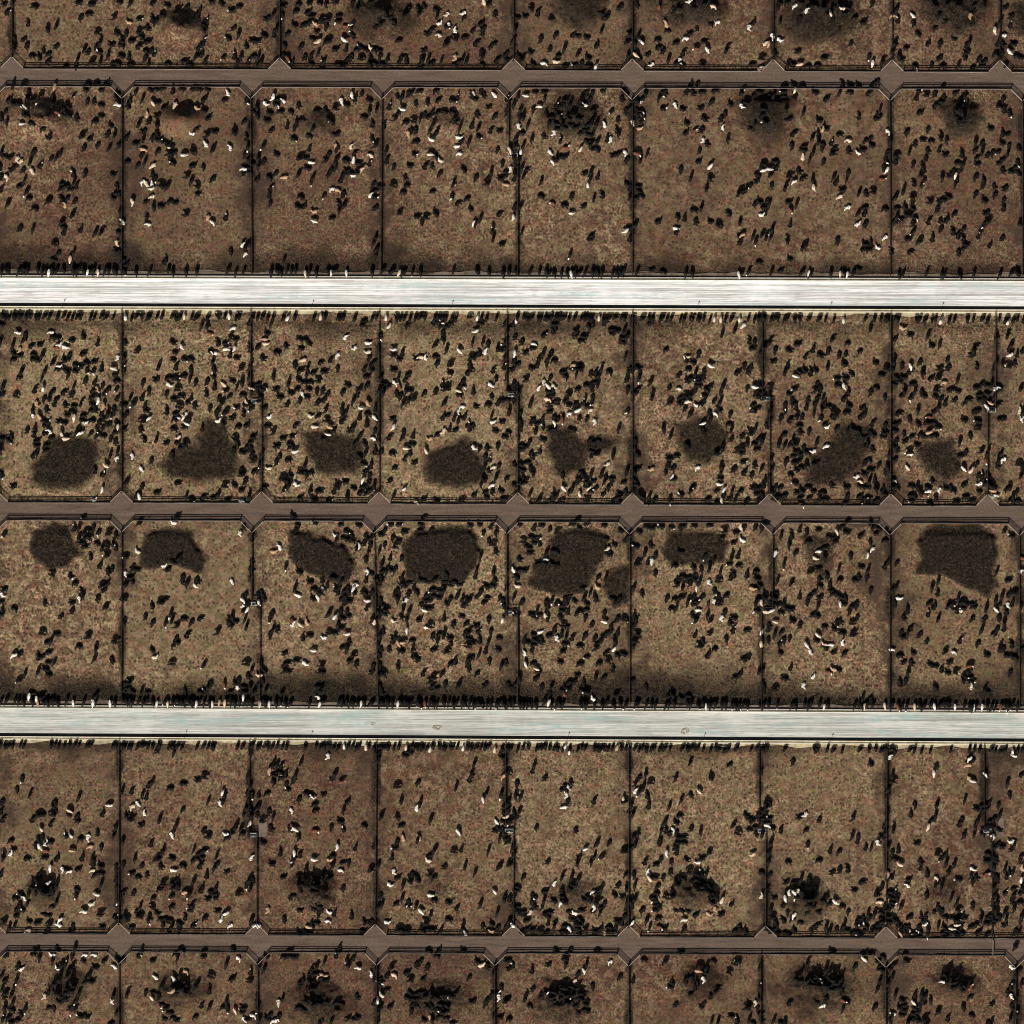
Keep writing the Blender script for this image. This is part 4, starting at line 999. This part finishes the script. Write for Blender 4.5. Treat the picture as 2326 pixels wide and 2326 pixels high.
        '23681929p23431976p23491966123581960m23551976e23371982j23311994y23681985w23521994h23682018n23772024j23612024n23982030p23432039z23432057i23522054223612054p23612093r236521028239220848'
        '23862093824012119124192045324172054q23832129324012138923982147r24162150024192129223552159s23522180g23462186h23612192i23552198h23432198h23712186r23832201n23162201323072206k232222202'
        '23432223124072217p18491960k18551982h18731988a18481927818492087n18872104n19012105019162108r19382099s19222126y19312135i19282144y19432150j19102138i19462159j19342171l19582171h197021470'
        '19852153k20122159020272171p18892171q18802156518612195b18802192d19192195g18482215e18612211218672220h18832220z19042214e18922223i19552201319492207w19432214t20002211p20212214z203622200'
        '20512192p20602186q20512204120662204g20752186o20662214120452217h20542223i20902204320992201420962211j21022174f21022186021082162821212126021332129a21302141h21172135d21272150y21242159f'
        '21172183y21212195h21362192u21422204k21672183l21632207p21542207p21572217f21662223g21782220i21902217e21872207p21872226j21932183922022183821992192222232171322322165p22382171p22472183y'
        '22652186i22802183z22892186y22442207f22502214z22412220022502223i22622220022742211g22832207822862220g22742223019162316419102325h19192328i20092319q20062328119462322119552319f193423281'
        '19492331f19612328z19702328g19402337019582340z19732340y19852337019972334i20122352r19942346j19822346y20232376f19732370q19552376h18922379519922262h20602265z20782265k21052274y20962283l'
        '20422295n20962298821022304g21302292321212301i20872388n18732424y21482373v21542385j21452391h21542397121482406z21212418s21782364921992379i21902385s21842400j21752403y21692415021782412l'
        '21842418f22522415922442313122652331122712325722712337z22802340d22652343122892340x22862349z23042364l23062406z23552381o23432424o21582283x21572265h23952343923892355s23982385q24162304m'
    ),
    'BS': (
        '01290110r03970109n02070167s02270162603600141n03200175z04150174z03770195g03270198801320213802910216602760237803090243k03270243q03450229q04360246q05440232n06420180r06470231r015402941'
        '01290297801620326901890329l01150377q03600409803480439o03710433o02850412202370451q02280460p01030448701680470701560511p01600538m01170565m02100559k02670517p02640591503730583s01740623p'
        '02410607k03170630o03290630602230655z02670674q04090311p04240327p04570386a04150385704250419804840451j04280470p05710409m06320403d06650391q05830443405370446v05250502l05340513n05490526d'
        '04810526n04670524e04480571s05230589k06650466o06620436r06570665706660656807200135n07270169806860231q06920243p08400110r08630107j09110122808280148n08450146j08460195k08390198m08990165q'
        '08230222o08360240o08790252109180235z09390246s09790237q09650156610180138n10520132510920139711340190g11130202310070193j10600240p10720238p11020241p11500238611590241611960231o06830345s'
        '06830362s08610347z08100395o06980434n06860461r06850478r07800461208400466m08670461p08610470p09110493107780498508100505o08070513q08820568n08700579s09530641809490653o09550668n09520680p'
        '09390353s09550350809530431n09760445p10120323p10360312609980371n10540371q10400377h12530345810840385n10780397o10930401810870409611440394p11860394611650424o11290520712150493r12060519i'
        '09920522y11910598p11800610o10070586210660595z12180626812200644813070122c13510144012700171p12660195n14780142n14660171613820212p14120225512850237415300181n15230198315490184615430201r'
        '15260228r17490216718280234z16950249g16180237q12750321p12670339o12820351p12870369a13370324q13940341o13730373q13460383p13760388q14030363i14180330714480373o14420382514540385q144504096'
        '14570424o14420430615050406p13730421713640463913070418p12890433p12730415n12990386p12690433r12670460s12780466612850484o12890502612690496d13290514q14480553914420493o14410508p153005507'
        '12850629p12820571613940680p15430613n15660315a15330345n15960324o16680507717120508u17040531917520418q17840312518130385q18380382h15690451p16920574817310613w17800607918100638p18160650p'
        '18310635517770541717950532818280481o18370475f18400641715540466818710150818880249r21030243621360124p21320201621270219621410228s22480150o22310138n23020198722760252o23330113r23710153o'
        '23710189s23670229a22490113l18570318p19040324f20070312p18850351a19240357r19450415519580424819460448719390463q19900451220980351q18920502z18830529719450510r19930505n20230510p205005416'
        '20830538g18500499418470565q19090565p20500586n18540623718510641n18880650a19220665719300659p21350455z21210424r22040317i22910321q22760354o23680342022370415a22490419r216504487219204990'
        '23150425s23300448823880451822880475o22690520r22400504s21510537821350550n21720550x21650591z21360595p22130561k21750627n21890650k23450604m24180610y02580701q01290885q01960909n022009263'
        '02550953p01480947502020945p01950959q02670979p01351000z02111007a01741033r02841019703441042802731084o01841132r01011123r03501137803671128q01060982o01000879q03820915r04600936605320961q'
        '05020986003951007704031019m05051025y05291052k04241058i04551101705201111y03881197n05700843r05580840r06240867p05830924906480938k06480970s06380980p06041018n06141039m06071064s06351101d'
        '06501180j06091205z05231229q05951226q06651229806680933q06650958o06720991707440694p07170834p09230840007990939707200955r07550973808230967g09170986n09021013o08761030r08871036p08791045n'
        '09031072n09640961p09610988708401033o08421057g07211083o09111105p09301131o06941135o06861168p06891156q07411189y07801174z07561205n07921159908041217q08661208g08871230s09491205r097009947'
        '10040961p10220988s10161018n10401007m11110985l10890885l11140896r11220930111730879q11960879p11710914i12290894912380897011101016n12171045q11311052811411055q09951226q114612410119911657'
        '11991192e12271186o11931199p12470879n12510855612470915p12500958q12561039814080855n15170855715230867o15200911p13340905o13460915p12950964l12790994o13041021714180941g14090951p14660939q'
        '14600955n14570976713920998i13651018i13501024j14271015713161081915051075p15510961p13111177a12921197k12791199z14571132k14921134q13041223713251235n13561229813651226n13521241j13761241i'
        '14001211q14241180s14421180614301195i14301205y14661180614721195p14331238j15021232315231173p15421174915421120q15780970p15811003816790951717430979q17370991q16591003e16681000216211015j'
        '16681042n17361015o17311027p17400861717690852618340891218280979h18161000z18131036i16061075s16231092717611078818161075q17961108s18041087i18311105p17861120g17741126m17401120a17271132z'
        '18291167n17371174817371162r16681217516201238q15751229o15541226v17631217p17701238o18480879619900873520760849a19790936a18820948921120939z18500982h19520988n19691007p19481039q19661031a'
        '19931036e19991045h19931052g20651042r19101048a18681111918821114n19001102919061111j19541108p19301159r21151162s20741195720891212v18541220f20201244l18511147o18541168o184811837184810398'
        '22070864o22340885p23110897q23610870s23880864723970885423910933g21950951q21300924821270942r22310961222750965q21540991921770991p22260988022311027q23510976623581003o24180985521841033s'
        '22071063i22791105s23211075h21321117e21651128j21181135p23301126m21831208r21891220r23511206g23941209a24121156z24181183623741132o23671147a24001229r23421132723391199n24211039p23760927s'
        '23610927o23550942q02791301p02911313503031322x03451313002791325p03321346603561337803421364j02191407g02881457p03301432303391481101951539z02161558p02231606n01861627701561632p01441647k'
        '03001548j03171575903141599n03601558y03171683n01921686204161290105011278103861367i04001394o03851430m03821463i03821517s04961379h05251427o04631469z04871496p04751517q04901511705021523m'
        '04921608i05641612o05951536n06601609h06271502r06201514d06621475i06561508p06591526706681412p03911653j04211674805711662806721623606681662s06771674n06561674i04951810p08641326p09451322n'
        '09091346809361355q07491389r09971343009611352q09671385609771400r12261310q12211337i11911364p11821397712201400s07691439808281448008761421o09451508p09761487z09591490808481495n08671520q'
        '07201532708461539z08881575p09021590207471626k08311614j08281671609621545p09591566q09701632y09611635507031671707391677610131412p10121427h10041463q10151487810301490p10241508r10751523y'
        '11081442311231430z11381456511501463q11671463n11651539611641569i12091560711881587p11621600m10841641110781650j11411659511141582211081545810361578r09971548s10031615s12381614p102718071'
        '09521810r09581828511761837607201840607291840p07831834613641310115281319212891332g13401358514751415814411447q14261460614091495413531465p13191489p13441508815171508y13791523i138515489'
        '14661557o14541573m14961557a14811602y14531641r14061650o13941668513521662614331674g14991680113371695q12671457o12671665q12731653n12791644r15811301j17461308k15641359r15461382115401436p'
        '16361481p17101394817221373p17361400p16381430l16501436916771418e16891424p17301421z17611370717311472016621468q16801511n17061499r17131511316891569i17991596i18161472818371460f15481542h'
        '15421557115391569916201683216271680e18251626516671834613131840q18731319p18921338r18801383q19981331k19721367s21171379p18661421p18971427519391400120051394q20711397p19581478p203515170'
        '20371543018601460g18791475q18591542p18591667120591686p21351436o21261442p22161436r22311421r22311508621621539q21621629q22521478622761460q22881469h23391484823301532p23611466p23761456q'
        '24031448023801517923641400p22461582323701575722701629y22971626a23061620r22911638y22881647a23361668621321810601671907702791912p02191952i01891954k02571952f01072049803092053q03292110q'
        '03631981p03571999803672144q03272178z01892120e02162104n02282113802102129l01652132q02282150701622153701102196n01212207q01332204o02132201j03771900804451879o04241906o05621866y03971963z'
        '04611965805011975q04961987605731921o06091909q06071921805732002i04702035704572053j04062053q03792013r05402032p05922047605862074p05402104n04702110105292132n064121321066621015066821207'
        '04462162e05352159605322168h04182162p04192183g04372190r04842195y04902207803822183r03882189g06621866q06681888q06591936506531951906711954906351981506471984606261993206651993q06712192o'
        '01892276r02702255r02192282r02402294n02492291801042318o01382327q01322342701042348701132357k01262361501292379o01102391r01072415801562394p02342327802252336k02632303702522318603032318o'
        '02972330m02612333r02312357y02792357o02732373o02672385o02732391n03572364803672400o04212261q05022279p06142291q05072318p04692342n05172336y05112348l05472342o05772318y06682330i038823617'
        '04782391l05762388o06142376q07711863q08611860n08791942p07201957q06851936n06951966z08552068p09422077209592067q07952076q07902098707772110907892110z08312098808132113x08462098608232180r'
        '09651957510011957u10001888011351891711711860o12051903610541928810101922a10781963o10482010812381906q10862032611292035y12092034p11552071811792083o12352071n12562065310312104e10152112r'
        '10772088k10132141p10452159r10782180p11912156q12452144912292174q10672199i09672156q09592162q10032213210242217h10572214y11012216o11502210712562195m12531927512471933n12531942o125019692'
        '12352005p12591969n12531857x08882282q08902294f06892297807002303o08192297o08372285q08402330i08012330s08042348k07412370808522421808252424r08912415n06892418q06852391q09582400609642391o'
        '09882300310332327h12212312610932367g11052400i10812418a10932412811022409j12472376112212409712701909r12821912o12791945n12642026o12662044n14562017o14682047m14502047814422059s141120629'
        '13762094613982095714142098n13072150q13352147r13322159q13822150g14572129j14662120p14542151w14632174o13582207q14092201y13282216i14302213n15232120915232150p15661860q15761879015431882o'
        '15601891715511900o15171922115341930q15371951716351869q16481918o17151869e16201933q16111969o16021987r16332029016911990r17102038l16112138y16272138l16352110z16652083j16802086y17042086p'
        '17252138e15692192o15752207q15422113q15422144o15332150a15481996q15392002n15432020815172035017671975n17741993y18341960218311996718401936618371927813852291s13822279014322291813822345h'
        '12922370616112285l17042300o17772285e17702291g17552309y17252354517982391g17162421q17302424818012418718252300618252342721261863q21261876121181894n23881880o22911918p22281930622251954q'
        '20381958p21121966q21291987821111993620352001o20792026p20922133221172026n22292041z22492062q22672065q22552083p23062089p22372118q22602142p22732153p22762168y22901999p23211966q23151978r'
        '23121996r23701954o24032020q23582071q23552086o23582117o23822077824002083p24212117823612135o23552144q23642150824032165q23612168623642180823822174n23852189p23272189824152219p24182192p'
        '24212183p24062251n18512017618472038o18452059p19032117k19192098p19462126o19482138r19392144j19362156i19782138q19002186k18542186k18502168q19762207p19842216p20172204720112213p20712177q'
        '20862177o20442201a20802216421172168i21042195321382144r21472159n21292189v22072210r22072222p22282159q22312204q22732192119332291719752306q19842309o20022309p19902327h20082345n20142391p'
        '20982330620922348o21262321p21172336n18572419p18822424r21332361q21262409s21922361q22012364o21952373222132373r21772391e21622424621982418322042427h22312400k22522318y22492330822872388s'
        '23512427823942415724062318824032333824062373724092406824192336q'
    ),
    'TE': (
        '08280821801861696r05991695q06111696q10651698r09311798910221798915011799721391705s21771704r20641704r23731705q'
    ),
    'TL': (
        '05460345v01390461p01470466n01720487t04340362804980338o01150501v02300356z02480567804240439z05730594q04480475m03650651r03940151h12000105a10270403s08190154h08150580k11310513r09430210g'
        '11340230r12510520h08660531y07470502j08840160z08630431r17190115z16140156a18380199515520392013850436018260255316760401813610240y13560562e23030136p19240458920080546l21030507z21270136i'
        '06090974e05760858z05071093m01450893q02481096001831016r02270890103200983s07020870h07030881010070980a10771096l11081078o07900917k10570911i16580911y15811165l13431006014050929g21991224y'
        '22450968i22121047h19191245y21480845w07981516d09501513807211353z06911634j07631510q13831676812771432i18081436y14571435g19801626019951621h19741564i24211368002052033h05192127204612382t'
        '05222306y02022362r01652213i04011931l03062022j10162005a12441862m07092166s08402317j09952314y07631977u08151987112182215i11932293110532004808272314j08482053z07992205y10772410s17242163q'
        '17092175w14062327m15972205z18172376t14742219823031868v23032343720142373w20992148h21662216r24222073d23382088521172085r'
    ),
    'TS': (
        '04480335c02640327702250296p07530233u08240193n12570440u09200486515970117916820211h15460449z15430224v17870633k19180246k18950577v19680395618460199r03421159g02600688q03351022r01901047d'
        '06720983h08491071h09351015s13761054r23501016g22091083123561215i23381146r23051170406091655r10131560110041561t18401490z18291564a17061480823001614222991838i02571941y02632032004452367d'
        '02632398n06332395u04932350m08751876112511955m07121850p15762097d18112040m17392147715161916a16881898e16852305021452221u22091977q21452064g'
    ),
    'WE': (
        '03850821906210820905190820802110718q02990718q03230718r08520719r08870719r07930720r10070719p07530824609770823811840823813970722s17780723s127208299146008248172208268173708269178008279'
        '19370719q20080721r20250722q20160829922360830723890832701661681q01831687r02661696r03121696q03501696r04811697r05461698q05821698r04571697q06531683r08271698p06911698r07121698q09201698q'
        '10041698q08821796910771803711521800812231804817031703r13931809813831798613471695p21091702s22221704r22691705r23121706p23311705q24001807919721704q'
    ),
    'WL': (
        '04450519904330517t04460546k04240513m05680428c06230436903790605b04370609h06180312b01590347d05370404j06570677n07030335u08760329s08060469z09020499z08540529k09440454d090304668089704349'
        '11530129m11340169c11160132o10980153111200156s11750312s11410412y11370433011010465g12600483r11440449h12240317d10980180e17300150k16580187h15810246n16440237q16670103o14290339i13590401r'
        '13490445u14870415r14740385915210446u12780385r16340338t17420391b16970418r17840341t15370377s18290588z13350243016340618z18020162p19310126819060114l18550181t18700190v20140120i21740136d'
        '23800180i21170398w20470609221110639m20940663h20280418g20260571k20500448g02170854i02330884002480888y03680911q02931060002131080d03651140m03141235001751043b05880902i04830973v04011134t'
        '04211164u06601016d06300845k05221040n06481238105941056002330932005041050i08840867709060890o08670906n09370899k09350879z07870994r08041045w08131069z09501048v09491096e10660913c120209008'
        '09970968w11430989g12140973w12181059011761116t10451239y12181202k07721200u11501024i11411034o11040833g07111048107121164j12211161j17890839n13110881013350967q13460979d13230983713580977u'
        '13931039j14511056t16611012216851021i17251040w16851162k14801153n17331200y16261185614411031k16430983g19481125m19781113k20471182n20561194e23620982524161034724211050q23791143l21621164d'
        '23261199l22331212o23581226322101215j21691132h19781071004951287i04721386002811460t06271420t04511593001051451t03851402q06451310p04131353g06391661a08631316i07361344a09151338u09351397u'
        '08331438t07661519808371548j07921606v08241685c09921510u08451817r09091427g10221462p10681525007781453g13251323j14811346n17831298b17871328g17101421q17221465p16851486117391502o132615361'
        '14481688g12681396e15811374q13651549q13401371i12921585818621355p19611352i19511368w20821347m19401579s19891564h20141561b19461638419251656p21411459z21241575022661581z230616618238817159'
        '21211819724191397423891474q22811487i01242039402052016302422074t02582079j03082154001572141b02342201g02192269i03152269g02932269h04542320e04962326b06422276w03612296e03552373p02302299g'
        '04131924u04281948c04901996s06001924r06242202l06712049706542415u06742406z06782202003002001p04932076z06151995j01482302303112077j08121910h07621940u08732076008482172h084321921104719379'
        '10742055h09942079q09852109v12291968c11582221c09442314907332376q07232418j12332364s10772133z06872202h07391861a09792195y13901888r13871906r13592108713052171p14062174h14502160t14482126i'
        '13932209u15421898716862059k15722083a16982323u14862284k18292136513821933j16291983v12652202d19301949p20942013r18922129c19122124p22042199m22732201022612210z23561999u23982011l21622112e'
        '23972297u22422329h19682383l23972362s21292403i23082073w22272094w'
    ),
    'WS': (
        '04450529k05170453004010558t05830605w03680339g01500383006540484h06500657707210320q07440329c08990315q08150603h09410544710800418g10770451011760606o10150349i08810190v15580196d17060213u'
        '12950318i13260342h13550468v14180440612830446814350522a13970585017120480518350487k15220624n12660594r14530252719860133b23590168q23920217u21150486p19480525r19040513k22700498p18470484z'
        '19060305p20820243q01420857h03560937z02841084k03681068q02391085b03241009q02691048q03331211q01980983805130888t06120893106330891q04161229a04391050m05251063g05171048p09830842411810852m'
        '08461087h07691126009950894k11430897v09941069p10681126c10181211309241190o10221119z09201027z12690902r14111033313591060u16981062l18140980y13791208v14171224c14381208m17451211o17391236q'
        '17130931w20160976s21680932t23950906m23411024v22871164v19060955y01331588k05431430u06511463w06541474n06621484p08221457u09031436o08601502609351465j08901540k07811519v08131578i124115108'
        '10241531q06881468r10651487g16821435q18291468q14951575512931608t13201620h14741513h18291537813381498920711361r20081471r18621513h19311564u19571543v23611484v23021823m24041817h18531487l'
        '20011308t03501930j01931984c02611999d01892022s03202133h02912171g02372189l06061901806142175l06032189506681969q02082106402142071q08122053y08662022r07692037r11401989v12242126d095823748'
        '09672361e10562169v11971915s07691983w09142299g14292029213742150m15372195o14262305u16552189i16142037q18411975z19032127w19032178n19962148v22211856r23371858v24192099q20612278v21742377v'
        '23081874y18832139r'
    ),
}

A36 = '0123456789abcdefghijklmnopqrstuvwxyz'
cattle = []
rc = random.Random(77)
for key in sorted(HERD):
    s = HERD[key]
    for i in range(0, len(s), 9):
        px = int(s[i:i + 4]) - 100; py = int(s[i + 4:i + 8]) - 100
        a = A36.index(s[i + 8]) * 10 + rc.uniform(-5, 5)
        cattle.append(dict(px=px + rc.uniform(-.5, .5), py=py + rc.uniform(-.5, .5), a=R(a), col=key[0], pose=key[1], var=rc.randrange(100), s=rc.uniform(.78, .96)))

def locate(c):
    px, py = c['px'], c['py']
    for i, row in enumerate(ROWS):
        yt = line(row['top'], px) if row['top'] else -1e9
        yb = line(row['bot'], px) if row['bot'] else 1e9
        if yt - 14 <= py <= yb + 14:
            xs = [d[0] if (d[2] is None or py < d[2]) else d[1] for d in row['divs']]
            j = sum(1 for x in xs if x < px)
            x0 = xs[j - 1] if j else xs[0] - 280; x1 = xs[j] if j < len(xs) else xs[-1] + 280
            yt = max(yt, -40); yb = min(yb, 2366)
            return i, j, (px - x0) / (x1 - x0), (py - yt) / (yb - yt)
    return 0, 0, .5, .5
ZN = [['top left corner', 'top edge', 'top right corner'], ['left side', 'middle', 'right side'], ['bottom left corner', 'bottom edge', 'bottom right corner']]
PENW = ['%s top-row pen', '%s pen above upper road', '%s pen below upper road', '%s pen above lower road', '%s pen below lower road', '%s bottom-row pen']
cells = {}
for c in cattle:
    i, j, u, v_ = locate(c)
    c['pen'] = (i, j)
    mats = HIDES[c['col']]
    if c['col'] == 'B': c['mi'] = 1 if c['var'] < 7 else 0; c['word'] = 'black'; 
    elif c['col'] == 'W': c['mi'] = 1 if c['var'] < 20 else 0; c['s'] *= .93; c['word'] = 'cream' if c['mi'] else 'white'
    else:
        c['mi'] = 0 if c['var'] < 45 else (1 if c['var'] < 80 else 2); c['word'] = ['tan', 'pale tan', 'red'][c['mi']]
    if c['pose'] == 'E': zone = 'feed bunk'
    else: zone = ZN[min(2, max(0, int(v_ * 3)))][min(2, max(0, int(u * 3)))]
    c['zone'] = zone
    act = {'S': 'standing', 'L': 'lying', 'E': 'eating'}[c['pose']]
    c['act'] = act
    cells.setdefault((i, j, zone, c['word'], act), []).append(c)
for k_, lst in cells.items():
    lst.sort(key=lambda c: c['px'])
    i, j, zone, word, act = k_
    for n_, c in enumerate(lst):
        pen = PENW[i] % ORD[j + 1]
        who = '%s %s cow' % (act, word)
        if len(lst) == 1: c['label'] = 'only %s at %s, %s' % (who, zone, pen)
        elif n_ == 0: c['label'] = 'leftmost %s at %s, %s' % (who, zone, pen)
        else: c['label'] = '%s %s from left at %s, %s' % (ordinal(n_ + 1), who, zone, pen)
for c in cattle: c['d'] = math.hypot(c['px'] - CX, c['py'] - CY)

INST = {}
NAMES = {'B': 'black_cow', 'W': 'white_cow', 'T': 'tan_cow'}
GROUPS = {'B': 'black cattle in the feedlot pens', 'W': 'white cattle in the feedlot pens', 'T': 'tan and red cattle in the feedlot pens'}
def place(c):
    key = (c['pose'], c['var'] % len(POSES[c['pose']]), c['col'], c['mi'])
    if key not in INST:
        me = get_mesh(c['pose'], c['var'], 1).copy(); me.name = NAMES[c['col']]
        me.materials.append(HIDES[c['col']][c['mi']])
        o = bpy.data.objects.new(NAMES[c['col']], me); INST[key] = o
    else:
        o = INST[key].copy()
    COL.objects.link(o)
    x, y = X(c['px']), Y(c['py'])
    if c['pose'] == 'E': z = .035
    else: z = ground_z(x, y) + (.02 if c['pose'] == 'S' else -.04)
    o.location = (x, y, z); o.rotation_euler = (0, 0, c['a']); o.scale = (c['s'],) * 3
    tag(o, c['label'], 'cow', GROUPS[c['col']])

def herd(cs, col):
    """everything beyond the nearest three hundred of a colour, in one object"""
    verts, quads, mids, heads = [], [], [], []
    base = 0
    cache = {}
    for c in cs:
        me = get_mesh(c['pose'], c['var'], 0)
        if me.name not in cache:
            n_ = len(me.vertices); v_ = np.zeros(n_ * 3, np.float32); me.vertices.foreach_get('co', v_)
            h_ = np.zeros(n_, np.float32); me.attributes['head'].data.foreach_get('value', h_)
            ln = np.zeros(len(me.polygons), np.int32); me.polygons.foreach_get('loop_total', ln)
            lv = np.zeros(len(me.loops), np.int32); me.loops.foreach_get('vertex_index', lv)
            cache[me.name] = (v_.reshape(-1, 3), h_, ln, lv)
        v_, h_, ln, lv = cache[me.name]
        ca_, sa_ = math.cos(c['a']), math.sin(c['a'])
        x, y = X(c['px']), Y(c['py'])
        z = .035 if c['pose'] == 'E' else ground_z(x, y) + (.02 if c['pose'] == 'S' else -.04)
        p = v_ * c['s']
        verts.append(np.stack([p[:, 0] * ca_ - p[:, 1] * sa_ + x, p[:, 0] * sa_ + p[:, 1] * ca_ + y, p[:, 2] + z], -1))
        quads.append((ln, lv + base)); base += len(v_); heads.append(h_); mids.append(np.full(len(ln), c['mi'], np.int32))
    me = bpy.data.meshes.new('cattle_herd')
    vv = np.concatenate(verts).astype(np.float32); ln = np.concatenate([q[0] for q in quads]); lv = np.concatenate([q[1] for q in quads])
    me.vertices.add(len(vv)); me.vertices.foreach_set('co', vv.ravel())
    me.loops.add(len(lv)); me.loops.foreach_set('vertex_index', lv)
    me.polygons.add(len(ln)); me.polygons.foreach_set('loop_start', np.concatenate([[0], np.cumsum(ln)[:-1]]).astype(np.int32))
    me.polygons.foreach_set('material_index', np.concatenate(mids)); me.polygons.foreach_set('use_smooth', np.ones(len(ln), bool))
    me.update(calc_edges=True)
    at = me.attributes.new('head', 'FLOAT', 'POINT'); at.data.foreach_set('value', np.concatenate(heads))
    for m in HIDES[col]: me.materials.append(m)
    o = bpy.data.objects.new('cattle_herd', me); COL.objects.link(o)
    word = {'B': 'black', 'W': 'white', 'T': 'tan and red'}[col]
    tag(o, 'the remaining herd of %s cattle in the outer pens away from the middle' % word, 'cattle', None, 'stuff')

for col in 'BWT':
    cs = sorted([c for c in cattle if c['col'] == col], key=lambda c: c['d'])
    for c in cs[:300]: place(c)
    if len(cs) > 300: herd(cs[300:], col)
for me in list(MESH.values()):
    if me.users == 0: bpy.data.meshes.remove(me)
